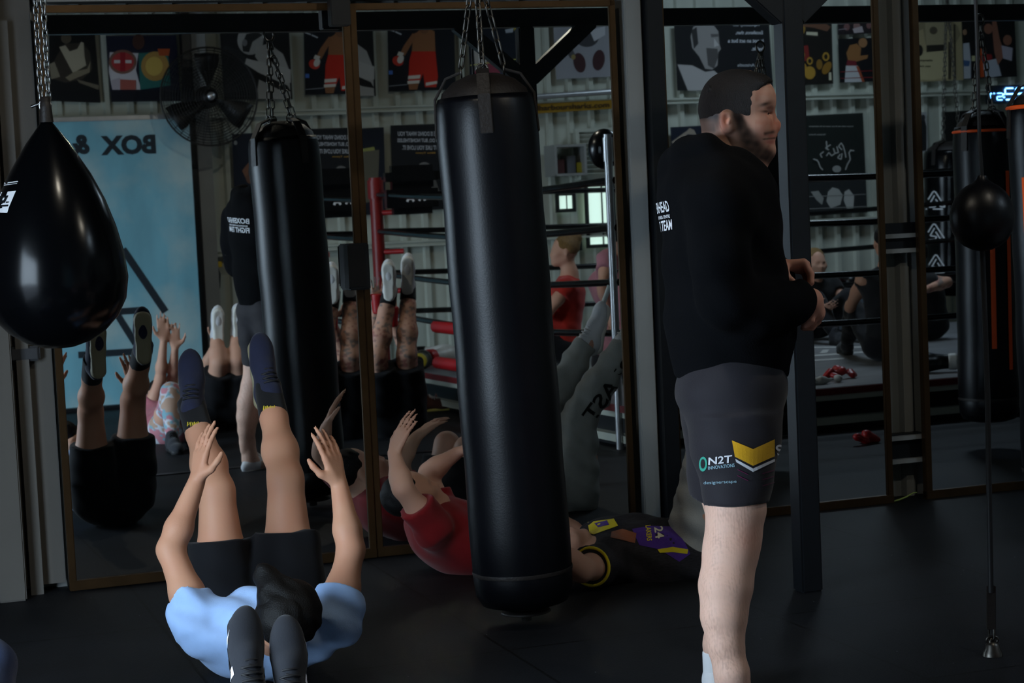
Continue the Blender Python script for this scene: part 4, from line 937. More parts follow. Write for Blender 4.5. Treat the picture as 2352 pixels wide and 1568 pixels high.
poster('poster of fighter in white and pink on a dark arena, behind the chains', P2, [(1075,58),(1200,54),(1208,202),(1080,207)], '#101823',
  [('p','#b5b0a8',[(1088,110),(1106,104),(1118,112),(1116,130),(1122,150),(1112,172),(1092,168)]), ('p','#8a3a4a',[(1118,140),(1135,132),(1150,145),(1152,180),(1122,175)]), ('p','#353a55',[(1150,140),(1172,150),(1186,185),(1160,200),(1148,180)]), ('e','#9a6a52',1122,108,9,10), ('p','#b28f86',[(1172,160),(1200,182),(1206,194),(1180,200)]),
   ('p','#9b4a58',[(1090,162),(1116,170),(1112,182),(1092,176)]), ('l','#c9c36a',[(1080,150),(1200,134)],2), ('p','#b9a63a',[(1180,62),(1186,62),(1186,70),(1180,70)]), ('p','#a9b0b8',[(1160,68),(1180,64),(1178,74),(1162,76)])])
poster('pale poster of a pair of dark red boxing gloves hanging down', P2, [(1270,46),(1410,41),(1418,175),(1278,182)], '#8e8f94',
  [('e','#39393c',1348,84,28,24), ('e','#3b2022',1331,144,14,23,-12), ('e','#3b2022',1375,138,14,24,8), ('p','#4a4a4c',[(1300,116),(1314,110),(1322,128),(1310,134)]), ('p','#4f4f52',[(1322,60),(1334,50),(1340,70),(1320,110),(1312,112)]), ('e','#8a7a4a',1317,131,5,6), ('p','#b5b6ba',[(1354,70),(1390,60),(1390,80),(1365,95)])])
poster('black poster with pale bust of a bearded man and lines of white text', P3, [(1548,52),(1766,45),(1776,204),(1556,208)], '#101114',
  [('p','#8f8c8a',[(1592,62),(1612,52),(1636,54),(1650,72),(1652,100),(1656,112),(1650,120),(1648,150),(1636,160),(1620,158),(1606,130),(1590,110),(1586,84)]), ('p','#4d4b4a',[(1622,110),(1648,112),(1650,130),(1640,158),(1626,150)]), ('p','#5b5857',[(1632,78),(1650,78),(1650,84),(1634,86)]), ('p','#2e2d2d',[(1588,70),(1600,62),(1604,100),(1594,112)]), ('p','#a8a5a4',[(1556,148),(1590,150),(1620,165),(1640,162),(1655,175),(1640,207),(1580,208)]), ('p','#b7b4b2',[(1640,88),(1652,104),(1640,108)]),
   ('t','#c9ccd2','Excellence, then,',1690,1752,80,9), ('t','#c9ccd2','repeatedly do.',1684,1744,62,9), ('t','#c9ccd2','is not an act but a',1672,1754,98,9), ('t','#c9ccd2','habit.',1726,1754,116,8), ('t','#a9acb0','- Aristotle',1694,1740,153,7)])
poster('poster of champion draped with many gold title belts', P3, [(1826,48),(1910,44),(1914,192),(1832,196)], '#17140f',
  [('e','#8a6a2c',1838,66,12,15), ('p','#6b4a38',[(1835,52),(1860,50),(1895,52),(1908,62),(1900,72),(1870,64),(1840,60)]), ('p','#c9c2a8',[(1852,73),(1878,74),(1878,82),(1852,80)]), ('p','#7a2420',[(1842,105),(1856,104),(1860,140),(1842,140)]), ('p','#b5b0a8',[(1828,104),(1842,104),(1842,135),(1830,135)]),
   ('e','#a8812f',1897,130,8,10), ('e','#17140f',1897,130,4,6), ('e','#a8812f',1860,140,7,9), ('e','#17140f',1860,140,4,5), ('e','#9b7428',1842,158,12,14), ('e','#a8812f',1860,167,13,15), ('e','#8a6422',1899,156,9,16,30), ('e','#7f5e23',1882,148,7,12), ('e','#8a6a2c',1840,126,9,8), ('p','#c9c2a8',[(1904,166),(1909,166),(1910,184),(1904,184)])])
poster('small poster of a crowded ring, dark with pink faces', P3, [(1924,46),(2010,42),(2012,76),(1925,80)], '#241d20', [('l','#9a9296',[(1926,54),(2008,50)],3), ('e','#7a5654',1945,62,7,8), ('e','#8a6a66',1968,60,8,9), ('p','#b0a4a6',[(1958,66),(1980,60),(1984,74),(1962,76)]), ('e','#7a5654',1996,58,6,8), ('l','#8d8488',[(1926,68),(1945,66)],2)])
poster('poster of boxer in white shorts with raised guard, bare back', P3, [(1925,90),(2014,86),(2016,187),(1929,190)], '#0d0d10',
  [('p','#8f6238',[(1952,104),(1968,100),(1978,110),(1976,128),(1994,126),(1992,134),(1966,142),(1948,140),(1944,122)]), ('e','#9a6f4a',1982,98,10,11), ('p','#6f1f2a',[(1946,138),(1966,140),(1968,152),(1944,152)]), ('p','#b9b9ba',[(1943,151),(1970,151),(1984,188),(1940,189)]), ('p','#9a4a2c',[(1966,152),(1972,152),(1986,188),(1980,188)]), ('l','#7a1f22',[(1930,165),(2014,162)],1.5), ('l','#7a1f22',[(1930,180),(2014,177)],1.5)])
poster('sepia poster of boxer torso in printed trunks, hands on hips', P4, [(2098,40),(2208,36),(2213,184),(2104,188)], '#a39672',
  [('p','#857a5e',[(2104,62),(2120,44),(2180,42),(2200,60),(2206,80),(2194,102),(2184,96),(2190,72),(2176,66),(2174,100),(2126,102),(2120,66),(2104,74)]), ('p','#9a8f70',[(2124,46),(2176,44),(2172,108),(2128,108)]), ('e','#51493a',2144,70,9,9), ('p','#b3a882',[(2108,118),(2176,114),(2180,178),(2144,184),(2112,184)]), ('p','#2a261f',[(2128,104),(2168,102),(2170,116),(2128,120)]), ('e','#211e19',2112,116,8,13), ('p','#3a3429',[(2178,96),(2186,96),(2184,182),(2178,182)]), ('p','#3a3429',[(2190,56),(2194,56),(2196,180),(2192,180)]),
   ('t','#3a3429','champion',2106,2142,142,6), ('t','#3a3429','title fight',2108,2138,155,5)])
poster('dark poster of crowd lifting a boxer in red gloves, white and blue shirts', P4, [(2210,36),(2330,30),(2336,176),(2214,182)], '#0c0d10',
  [('p','#b5b9c0',[(2212,100),(2226,98),(2230,140),(2230,180),(2214,181)]), ('p','#3f5f8a',[(2213,138),(2228,140),(2226,152),(2214,152)]), ('p','#b34a1c',[(2248,112),(2262,108),(2266,176),(2252,178)]), ('e','#8d2424',2266,132,13,13), ('e','#141114',2272,108,14,17), ('p','#a9aeb8',[(2258,142),(2290,134),(2300,174),(2262,180)]), ('p','#8a5b48',[(2278,36),(2286,36),(2296,88),(2308,126),(2292,150),(2284,120),(2280,80)]), ('e','#8a5b48',2270,66,10,12), ('p','#a8a2ae',[(2300,104),(2326,110),(2324,140),(2304,134)]), ('e','#8a5b48',2314,92,10,12), ('e','#94745a',2216,74,5,7), ('p','#b9b58a',[(2232,128),(2240,128),(2240,140),(2232,140)])])
# second row
poster('dark navy poster of a fighter with raised fist, half hidden by the bag', P1, [(533,308),(690,300),(696,500),(540,508)], '#121722',
  [('p','#6f4a36',[(556,392),(570,374),(590,366),(610,372),(600,410),(570,420)]), ('e','#5d3f30',575,410,10,12), ('e','#8d8a84',541,328,4,5), ('p','#8a8a4a',[(640,350),(668,345),(672,362),(645,372)]), ('p','#5a5648',[(612,360),(680,352),(676,470),(620,478)])])
poster('black motivational poster with white capital letters', P2, [(897,288),(1043,283),(1050,478),(903,488)], '#121316',
  [('t','#b9babd','DISCIPLINE IS DOING WHAT YOU',914,1036,312,10), ('t','#b9babd','HATE TO DO, BUT NONETHELESS',913,1034,328,10), ('t','#b9babd','DOING IT LIKE YOU LOVE IT.',924,1032,344,10), ('t','#a8803a','Mike Tyson',955,1000,354,5), ('e','#6f6c68',975,384,14,12), ('p','#54514d',[(955,398),(995,396),(1010,440),(945,445)])])
poster('dark blue poster with a pale arm reaching across, behind the person in the hoodie', P3, [(1540,292),(1700,284),(1706,470),(1548,478)], '#131a2a',
  [('p','#94887a',[(1542,326),(1578,300),(1584,294),(1594,298),(1600,310),(1580,308),(1548,332)]), ('p','#a39a86',[(1606,316),(1640,312),(1640,322),(1608,322)]), ('p','#1a1d22',[(1548,340),(1640,330),(1650,440),(1556,450)])])
hw = '#a9aaa6'
poster('dark green poster with white handwriting over praying hands', P3, [(1838,266),(1982,259),(1992,488),(1846,495)], '#1a1f1c',
  [('t',hw,'Come with me if you want to be champion',1858,1960,292,3.5), ('t',hw,'Discipline, Dreams',1858,1896,311,3.5)] +
  [('l',hw,[(x*1.0,y*1.0) for x, y in pts],2.6) for pts in ([(1932,328),(1937,336),(1941,350),(1943,362)],[(1932,328),(1926,336),(1934,344)],[(1922,336),(1926,350),(1918,352),(1914,340)],[(1908,332),(1902,336),(1896,340),(1904,344)],[(1898,324),(1900,344)],[(1934,352),(1932,366),(1924,362),(1930,354)],[(1918,352),(1910,358),(1904,350),(1898,358)],[(1892,348),(1884,354),(1888,362)],
     [(1956,344),(1950,350),(1953,366),(1946,378),(1942,390)],[(1874,366),(1880,372),(1884,384),(1890,390)],[(1962,346),(1952,345)],[(1868,365),(1878,368)])] +
  [('e','#8f908c',1922,388,10,8), ('e','#a5a6a2',1918,412,14,8), ('p','#26292a',[(1843,418),(1988,410),(1992,488),(1846,495)]), ('p','#9fa09c',[(1902,440),(1912,430),(1926,434),(1936,448),(1930,470),(1908,478),(1898,462)]), ('p','#a9aaa6',[(1940,440),(1950,434),(1962,450),(1960,478),(1946,480),(1938,460)]), ('p','#8f908c',[(1862,440),(1880,438),(1892,455),(1888,470),(1876,460)]), ('p','#b0b0ac',[(1845,446),(1854,446),(1852,490),(1846,490)]), ('l','#8a8b88',[(1846,452),(1988,446)],1.5), ('l','#8a8b88',[(1846,480),(1990,474)],1.5)])
poster('narrow black and white poster of a standing figure', P4, [(2106,258),(2128,257),(2132,350),(2110,352)], '#9a9b9c', [('p','#1d1e20',[(2114,275),(2122,268),(2128,290),(2128,345),(2116,348),(2113,310)]), ('e','#2b2c2e',2120,270,5,7)])
poster('plain dark poster behind the hanging bag at the right', P4, [(2165,257),(2290,250),(2296,420),(2172,430)], '#121313', [('e','#3a3a3a',2230,300,16,20)])
poster('yellow banner with a dark web address, under the wall rail', P2, [(1150,243),(1430,228),(1430,248),(1152,266)], '#8d6a12', [], WF-.05, 'banner', 'banner', None)
bn = [o for o in COL.objects if o.get('label','').startswith('yellow banner')][0]
mb = MB(); a, b = vm(1200,256,P2,WF-.06), vm(1400,246,P2,WF-.06); add_text(mb, 'shellharboursharks.com', a, (b-a).normalized(), Z, .045, (b-a).length, 0, True); mb.build('lettering', flat('#3a2a12'), bn)
# pale blue roll-up banner on the floor
m_ban = mat('pale_blue_banner', '#7cb8c9', .7, noise=.16, nscale=1.6, stretch=(2.2,2.2,.7))
nt = m_ban.node_tree; bs = nt.nodes['Principled BSDF']; tc = [n for n in nt.nodes if n.type == 'TEX_COORD'][0]
nz = nt.nodes.new('ShaderNodeTexNoise'); nz.inputs['Scale'].default_value = 1.3; nz.inputs['Detail'].default_value = 6; nt.links.new(tc.outputs['Object'], nz.inputs['Vector'])
cr_ = nt.nodes.new('ShaderNodeValToRGB'); cr_.color_ramp.elements[0].position = .42; cr_.color_ramp.elements[0].color = (0,0,0,1); cr_.color_ramp.elements[1].position = .62; nt.links.new(nz.outputs['Fac'], cr_.inputs['Fac'])
old = bs.inputs['Base Color'].links[0].from_socket; mx = nt.nodes.new('ShaderNodeMix'); mx.data_type = 'RGBA'; nt.links.new(cr_.outputs['Color'], mx.inputs['Factor']); nt.links.new(old, mx.inputs['A']); mx.inputs['B'].default_value = (*lin('#bccdca'),1); nt.links.new(mx.outputs['Result'], bs.inputs['Base Color'])
QN = WQ-.35
bn = thing('banner', 'big pale blue banner printed BOX & standing on the floor', 'banner', vmz(300, 930, P1, 0))
c = [vm(60,268,P1,QN), vm(434,272,P1,QN), vm(468,905,P1,QN), vm(60,925,P1,QN)]
s0, s1 = sq(c[0])[0], sq(c[1])[0]; zt = c[1].z
mb = MB(); mb.rbox(s0, s1, QN, QN+.012, .035, zt); mb.build('sheet', m_ban, bn)
mb = MB(); mb.rbox(s0-.01, s1+.01, QN-.02, QN+.03, zt, zt+.035, 0, .004); mb.build('top_bar', m_alu, bn)
mb = MB(); mb.rbox(s0-.01, s1+.01, QN-.08, QN+.08, 0, .035, 0, .01); mb.build('base', m_blk, bn)
m_bt = mat('dark_teal_ink', '#14202a', .7)
mb = MB(); a, b = vm(359,353,P1,QN-.002), vm(232,353,P1,QN-.002); h_ = .155; add_text(mb, 'BOX', a, -T, Z, h_, (b-a).length, 0, .05)
a, b = vm(207,354,P1,QN-.002), vm(163,354,P1,QN-.002); mb.build('lettering', m_bt, bn); mb = MB(); add_text(mb, '&', a, -T, Z, h_, (b-a).length, 0, .05); mb.build('ampersand', m_bt, bn)
mb = MB()
def bar(p, q_, w): a, b = vm(*p,P1,QN-.003), vm(*q_,P1,QN-.003); u = (b-a).normalized(); mb.box((a+b)/2, (u, N, u.cross(N)), ((b-a).length/2, .0012, w), 0)
bar((282,572),(380,716),.028); bar((180,722),(322,712),.026); bar((255,700),(322,806),.026); bar((180,815),(325,806),.026); mb.build('line_print', m_bt, bn)
# fan on the wall, its round guard and blades
fc = vm(480,222,P1,WQ-.55); fr_ = (vm(590,222,P1,WQ-.55)-fc).length
fan = thing('wall_fan', 'large round black wall fan above the blue banner', 'fan', fc)
m_fan = mat('black_fan_wire', '#101010', .5); m_bld = mat('black_fan_blade', '#151515', .5)
fd_ = (-N + T*.0).normalized(); fx = T; FP = lambda r, a, d: fc + fx*r*math.cos(a) + Z*r*math.sin(a) + fd_*d
mb = MB()
for r in [fr_*(.16+.84*i/15) for i in range(16)]:
    mb.tube([FP(r, 2*PI*i/48, .085*math.cos(r/fr_*1.45)) for i in range(48)], .0022 if r < fr_*.98 else .008, 5, 0, True)
    mb.tube([FP(r, 2*PI*i/48, -.085*math.cos(r/fr_*1.45)) for i in range(48)], .0022 if r < fr_*.98 else .004, 5, 0, True)
for k in range(36):
    a = 2*PI*k/36; mb.tube([FP(fr_*t, a, .085*math.cos(t*1.45)) for t in (.14,.4,.7,1)], .002, 4); mb.tube([FP(fr_*t, a, -.085*math.cos(t*1.45)) for t in (.14,.4,.7,1)], .002, 4)
mb.build('guard', m_fan, fan)
for k in range(3):
    a0 = PI/2 + 2*PI*k/3; mb = MB(); vs = []; n_ = 6
    for i in range(n_+1):
        t = i/n_; r = fr_*(.14+.78*t); w_ = .16+.26*math.sin(t*2.3)
        for sgn in (-1, 1): vs.append(FP(r, a0+sgn*w_*.85, sgn*.03))
    mb.add(vs, [[2*i,2*i+1,2*i+3,2*i+2] for i in range(n_)], 0, True); b_ = mb.build('blade', m_bld, fan)
    sm = b_.modifiers.new('thick', 'SOLIDIFY'); sm.thickness = .003
mb = MB(); mb.lathe(fc-fd_*.20, [(.001,0),(.07,.01),(.09,.06),(.09,.13),(.06,.16),(.055,.20),(.001,.21)], 24, 0, fd_); mb.build('motor', m_bld, fan)
mb = MB(); w0 = room(*sq(fc), fc.z) ; mb.tube([fc-fd_*.18, fc-fd_*.30-Z*.05, Vector((fc-fd_*.53))-Z*.12], .022, 10); mb.box(fc-fd_*.50-Z*.12, (T,N,Z), (.06,.02,.12), 0, .005); mb.build('wall_arm', m_blk, fan)
mb = MB(); mb.lathe(fc+fd_*.075, [(.001,.02),(.03,.018),(.032,0)][::-1], 20, 0, fd_); mb.build('badge', m_alu, fan)
# dark pole and grey column beside the banner, cable with a yellow plug
s_, _ = sq(vm(452,600,P1,WQ-.12)); mb = MB(); mb.rbox(s_-.035, s_+.035, WQ-.2, WQ-.1, 0, ZC, 0, .004); struct('trim_11', mb, m_blk)
s_, _ = sq(vm(482,600,P1,WQ-.1)); mb = MB(); mb.rbox(s_-.06, s_+.06, WQ-.14, WQ-.04, 0, ZC, 0, .004); struct('trim_12', mb, m_steel)
cb = thing('power_cable', 'black cable with a yellow plug hanging on the wall beside the column', 'cable', vm(500,610,P1,WQ-.1))
mb = MB(); mb.tube([vm(x,y,P1,WQ-.08) for x, y in ((487,400),(485,450),(478,500),(470,540),(468,575),(480,600),(492,612),(500,615),(505,630),(504,660),(496,680))], .008, 6); mb.build('cord', m_cord, cb)
mb = MB(); c = vm(503,607,P1,WQ-.09); mb.box(c, (T,N,Z), (.022,.02,.024), 0, .006); mb.build('plug', mat('yellow_plastic', '#c9a820', .5), cb)
# shiny round pipe under the middle rail, window and louvred panel, shelf by the far corner
mb = MB(); mb.tube([vm(1180,226,P2,WQ-.12), vm(1440,208,P2,WQ-.12)], .025, 12)
o = mb.build('conduit_pipe', m_alu, None, vm(1300,218,P2,WQ-.12)); tagset(o, 'shiny round pipe along the wall above the yellow banner', 'pipe')
lv = thing('louvre_panel', 'pale louvred panel on the steel wall above the ring ropes', 'panel', vm(1360,360,P2,WF-.05))
a, b = sq(vm(1326,360,P2,WF))[0], sq(vm(1400,360,P2,WF))[0]; z0, z1 = vm(1360,412,P2,WF).z, vm(1360,303,P2,WF).z
mb = MB()
for i in range(11):
    z = z0+(z1-z0)*(i+.5)/11; c = room((a+b)/2, WF-.04, z); d = (Z*.8+N*-.6).normalized(); mb.box(c, (T, d, T.cross(d)), ((b-a)/2, .042, .004), 0)
mb.build('slats', m_sheet, lv)
mb = MB(); mb.rbox(a-.03, a, WF-.08, WF, z0, z1); mb.rbox(b, b+.03, WF-.08, WF, z0, z1); mb.rbox(a-.03, b+.03, WF-.08, WF, z1, z1+.03); mb.build('frame', m_sheet, lv)
sh_ = thing('wall_shelf', 'wall shelf holding boxes and a red light beside the louvred panel', 'shelf', vm(1290,400,P2,WF-.1))
a, b = sq(vm(1250,360,P2,WF))[0], sq(vm(1322,360,P2,WF))[0]
mb = MB(); z0 = vm(1290,405,P2,WF).z; z1 = vm(1290,340,P2,WF).z; mb.rbox(a, b, WF-.3, WF, z0, z0+.02); mb.rbox(a, b, WF-.3, WF, z1, z1+.02); mb.rbox(a, a+.02, WF-.3, WF, z0, z1); mb.rbox(b-.02, b, WF-.3, WF, z0, z1); mb.build('board', m_steel, sh_)
for i, (ss, w_, hh, c, lab) in enumerate(((.06,.05,.12,'#4a2a2a','small dark red box at the left of the wall shelf'),(.17,.04,.15,'#5b5f66','grey carton in the middle of the wall shelf'),(.25,.03,.09,'#9a8f2c','small yellow carton at the right of the wall shelf'))):
    mb = MB(); mb.rbox(a+ss-w_, a+ss+w_, WF-.22, WF-.05, z0+.02, z0+.02+hh, 0, .004); o = mb.build('carton', flat(c), None, room(a+ss, WF-.13, z0+.02)); tagset(o, lab, 'box', 'boxes on the wall shelf')
wn = MB(); m_day = mat('glowing_daylight_pane', '#c9e4d8', .4, emit=.085)  # daylight is put in as the panes' own glow; the wall behind is closed
def bright(x0, y0, x1, y1, name):
    a, b = sq(vm(x0, y0, P2, WF))[0], sq(vm(x1, y0, P2, WF))[0]; z0, z1 = vm(x0, y1, P2, WF).z, vm(x0, y0, P2, WF).z
    mb = MB(); mb.rbox(a, b, WF-.012, WF-.002, z0, z1, 0); mb.rbox(a-.03, a, WF-.03, WF, z0-.03, z1+.03, 1); mb.rbox(b, b+.03, WF-.03, WF, z0-.03, z1+.03, 1); mb.rbox(a, b, WF-.03, WF, z1, z1+.03, 1); mb.rbox(a, b, WF-.03, WF, z0-.03, z0, 1); mb.rbox(a+(b-a)*.55, a+(b-a)*.6, WF-.03, WF, z0, z1, 1)
    struct(name, mb, [m_day, m_blk])
bright(1348,430,1402,562,'window_1'); bright(1282,450,1312,480,'window_2'); bright(1308,540,1326,568,'window_3')
# digital gym clock
cl = thing('gym_clock', 'digital wall clock with glowing blue figures at the upper right', 'clock', vm(2310,215,P4,WF))
a, b = sq(vm(2262,215,P4,WF))[0], sq(vm(2420,215,P4,WF))[0]; z0, z1 = vm(2310,238,P4,WF).z, vm(2310,196,P4,WF).z
mb = MB(); mb.rbox(a, b, WF-.06, WF, z0, z1, 0, .006); mb.build('casing', m_blk, cl)
m_led = mat('blue_led', '#5aa0ff', .4, emit=1.0)
SEG = {'0':'abcdef','1':'bc','2':'abged','5':'afgcd','7':'abc','9':'abcdfg'}
def digit(mb, ch, x, z, w, h):            # x grows to the viewer's right when facing the wall (that is -T)
    t = h*.09
    for sg in SEG[ch]:
        cx, cz, lx, lz = {'a':(.5,1,.42,0),'g':(.5,.5,.42,0),'d':(.5,0,.42,0),'f':(0,.75,0,.2),'b':(1,.75,0,.2),'e':(0,.25,0,.2),'c':(1,.25,0,.2)}[sg]
        mb.box(room(x - cx*w, WF-.0615, z + cz*h), (T, N, Z), (max(lx*w, t*.6), .0012, max(lz*h, t*.6)), 0)
x = sq(vm(2388,232,P4,WF-.06))[0]; hg = (z1-z0); zz = z0+hg*.2
def S_(px): return sq(vm(px, 225, P4, WF-.06))[0]
for i, (ch, p0, p1, k) in enumerate((('2',2380,2360,.62),('2',2352,2334,.62),('2',2329,2309,.62),('5',2303,2290,.36),('7',2286,2274,.36))):
    mb = MB(); digit(mb, ch, S_(p0), zz, S_(p0)-S_(p1), hg*k); mb.build('digit', m_led, cl)
mb = MB()
for f_ in (.1, .26): mb.rbox(S_(2307.5), S_(2304.5), WF-.064, WF-.06, zz+hg*f_, zz+hg*(f_+.07)); 
mb.build('colon', m_led, cl)
# ---------------------------------------------------------------- the ring
rg = thing('boxing_ring', 'low boxing ring with black ropes, red posts and red apron, across the gym', 'boxing ring', room(3.2, 4.6, 0))
RZ = .265; R0, R1, RQ0, RQ1 = 1.42, 6.6, 2.6, 6.7; RL = .82
m_can = mat('grey_ring_canvas', '#77787a', .42, noise=.25, nscale=1.4, stretch=(1,3,1)); m_redp = mat('red_ring_paint', '#7c1210', .45, noise=.1); m_redv = mat('red_vinyl', '#a3151a', .4)
def slab(name, m, e, z0, z1):             # the ring is a little out of square on its left side
    c = [room(R0-e, RQ0-e), room(R1+e, RQ0-e), room(R1+e, RQ1+e), room(RL-e, RQ1+e)]; mb = MB()
    mb.add([p+Z*z0 for p in c]+[p+Z*z1 for p in c], [[3,2,1,0],[4,5,6,7]]+[[i,(i+1)%4,4+(i+1)%4,4+i] for i in range(4)]); return mb.build(name, m, rg)
slab('canvas', m_can, 0, RZ-.012, RZ); slab('apron', mat('dark_red_apron', '#6a0d10', .6, noise=.15), .012, RZ-.045, RZ-.004)
slab('base_rail', m_sheet, 0, .185, .22); slab('base_rail', m_sheet, 0, .035, .08); slab('base_skirt', m_blk, -.06, 0, RZ-.045)
mk = MB()
for pts in (((1865,796),(1990,795),(1990,798),(1865,799)),((1890,803),(1905,802),(1900,810),(1882,811)),((1862,815),(1985,806),(1985,810),(1862,819)),((1862,826),(1940,821),(1938,825),(1862,829))):
    mk.poly([vmz(x, y, P3, RZ+.002) for x, y in pts])
mk.build('canvas_print', flat('#b5b5b2'), rg)
pad_m = mat('black_glossy_pad', '#0c0d10', .25, spec=.5)
posts = [(R0+.12, RQ0+.12, 0), (R0+.06, RQ1-.25, 1), (R1-.12, RQ0+.12, 1), (R1-.12, RQ1-.12, 1)]
sA = sq(vm(871,600,P2,RQ1-.25))[0]; posts[1] = (sA, RQ1-.25, 1)
sB = sq(vm(1402,480,P2,RQ0+.12))[0]; posts[0] = (sB, RQ0+.12, 0)
for (s_, q_, red) in posts:
    mb = MB(); c = room(s_, q_, 0); top = 1.72 if red else 1.86
    mb.tube([c, c+Z*top], .05 if red else .024, 16); mb.tube([c+Z*(top-.16), c+Z*(top-.02)], .062 if red else .03, 16); po_ = mb.build('corner_post', m_redp if red else m_alu, rg)
    if red:
        for z in (.55, .85, 1.15, 1.45):
            mb = MB(); d = (room((R0+R1)/2, (RQ0+RQ1)/2)-c).normalized(); mb.tube([c+Z*z, c+Z*z+d*.2], .02, 8); mb.build('turnbuckle', m_redv, po_)
# black corner cushions with white marks
def cushion(x, y, w, h, par):
    mb = MB(); c = vm(x, y, P2, RQ1-.5); mb.box(c, (T, N, Z), (w, .09, h), 0, .05); o = mb.build('corner_pad', pad_m, par); 
    return c
c = cushion(945,405,.21,.085,rg); c = cushion(945,455,.20,.12,rg)
mb = MB()
for dx, s_ in ((0,.05),(.09,.045)):
    p = c - N*.0 + T*(dx-.03) + N*-.0915*1 ; p = c + T*(dx-.03) - N*.092
    for a_, b_ in (((-.5,-.5),(0,.6)),((0,.6),(.5,-.5)),((-.3,-.1),(.3,-.1))):
        A_, B_ = p+T*a_[0]*s_+Z*a_[1]*s_, p+T*b_[0]*s_+Z*b_[1]*s_; u = (B_-A_).normalized(); mb.box((A_+B_)/2, (u, N, u.cross(N)), ((B_-A_).length/2, .002, .008), 0)
mb.build('pad_mark', m_white, rg)
m_rope = mat('black_vinyl_rope', '#0a0b0c', .22, spec=.6)
zr = (.69, .99, 1.31, 1.59)
for z in zr:
    for (a, b) in ((0,2),(2,3),(3,1),(1,0)):
        p, q_ = room(*posts[a][:2], z), room(*posts[b][:2], z); mb = MB()
        mb.tube([lerp(p, q_, i/12) - Z*(.05*math.sin(PI*i/12)) for i in range(13)], .021, 10); mb.build('rope', m_rope, rg)
for (a, b, z) in ((1,0,.62),(1,0,.36)):
    p, q_ = room(*posts[a][:2], z), room(*posts[b][:2], z); mb = MB(); mb.tube([lerp(p, q_, t) for t in (.28,.72)], .045, 10); mb.build('rope_sleeve', m_redv, rg)
# white broom handle leaning by the near corner
br = thing('broom', 'broom with a white handle leaning at the near ring corner', 'broom', vmz(1310,900,P2,RZ))
a, b = vm(1324,868,P2,RQ0-.12), vm(1402,650,P2,RQ0-.06)
a = room(sq(vm(1310,900,P2,RQ0+.3))[0], RQ0+.3, RZ+.05); b = vm(1402,650,P2,RQ0+.16)
mb = MB(); mb.tube([a, b], .014, 10); mb.build('handle', mat('white_plastic', '#c9d3d0', .4), br)
mb = MB(); mb.box(a+Z*.0, (T,N,Z), (.12,.025,.05), 0, .01); mb.build('brush_head', m_blk, br)
mb = MB(); mb.tube([b, b+(b-a).normalized()*.09], .02, 10); mb.build('grip', m_blk, br)
# second rack of bags by the right side
top, bot = vm(2258,290,P4,1.35), vm(2272,968,P4,1.35)
g, ax_b, L = heavy_bag('heavy_bag', 'black heavy bag with orange stripes hanging behind the small speed ball', top, bot, .165, (m_leath, m_leath2), room(sq(top)[0], 1.35, 2.37))
dv = (P4.refl(EYE)-bot).normalized(); dv = (dv-ax_b*dv.dot(ax_b)).normalized(); du = ax_b.cross(dv)
for ang, h0, h1 in ((-.22,.42,L-.36),(-.82,.3,L-.25)):
    mb = MB(); vs = []
    for i in range(7):
        th = ang+(i/6-.5)*.16
        for h in (h0, h1): vs.append(bot+ax_b*h+(dv*math.cos(th)+du*math.sin(th))*.1695)
    mb.add(vs, [[2*i,2*i+2,2*i+3,2*i+1] for i in range(6)], 0, True); mb.build('stripe', m_orange, g)
mb = MB(); mb.lathe(bot, [(.165, L-.035), (.171, L-.028), (.165, L-.02)], 48, 0, ax_b); mb.build('rim_piping', m_orange, g)
top, bot = vm(2185,345,P4,7.3), vm(2190,742,P4,7.3); bot.z = max(bot.z, .45)
g, ax_c, L = heavy_bag('heavy_bag', 'black bag printed with a column of white triangle emblems, beyond the ring ropes', top, bot, .25, (m_gloss, m_leath2), room(sq(top)[0], 7.3, 3.2))
dv = (P4.refl(EYE)-bot).normalized(); sd = (dv.cross(Z)).normalized()
tri = []
def triangle(cx, cy, k):
    def seg(a, b): 
        L_ = math.hypot(b[0]-a[0], b[1]-a[1]); nx, ny = -(b[1]-a[1])/L_*.06, (b[0]-a[0])/L_*.06
        return ([(cx+(a[0]+nx)*k, cy+(a[1]+ny)*k), (cx+(b[0]+nx)*k, cy+(b[1]+ny)*k), (cx+(b[0]-nx)*k, cy+(b[1]-ny)*k), (cx+(a[0]-nx)*k, cy+(a[1]-ny)*k)], [[0,1,2,3]], 0)
    P_ = [(-1,.62),(-.08,-.85),(.1,-.85),(1,.55)]
    return [seg(*e) for e in ((P_[0],P_[1]),(P_[1],P_[2]),(P_[2],P_[3]),(P_[0],(.1,.55)),((.1,.55),(.25,.3)),((.25,.3),(-.35,.2)),((-.35,.2),(.05,-.5)),((1,.55),(.6,.55)),((.6,.55),(.15,-.15)),((-.75,.75),(.8,.75)))]
shell = [c for c in g.children if c.name.startswith('shell')][0]
def m4_ray(x, y):
    r = ray(x, y); h = hit(EYE, r, P4.c, P4.n); return h, P4.refd(r)
for cx, cy in ((2146,461),(2146,536),(2150,607)):
    decal('triangle_emblem', triangle(cx, cy, 25), m4_ray, shell, [m_white], shell, .004, 1)
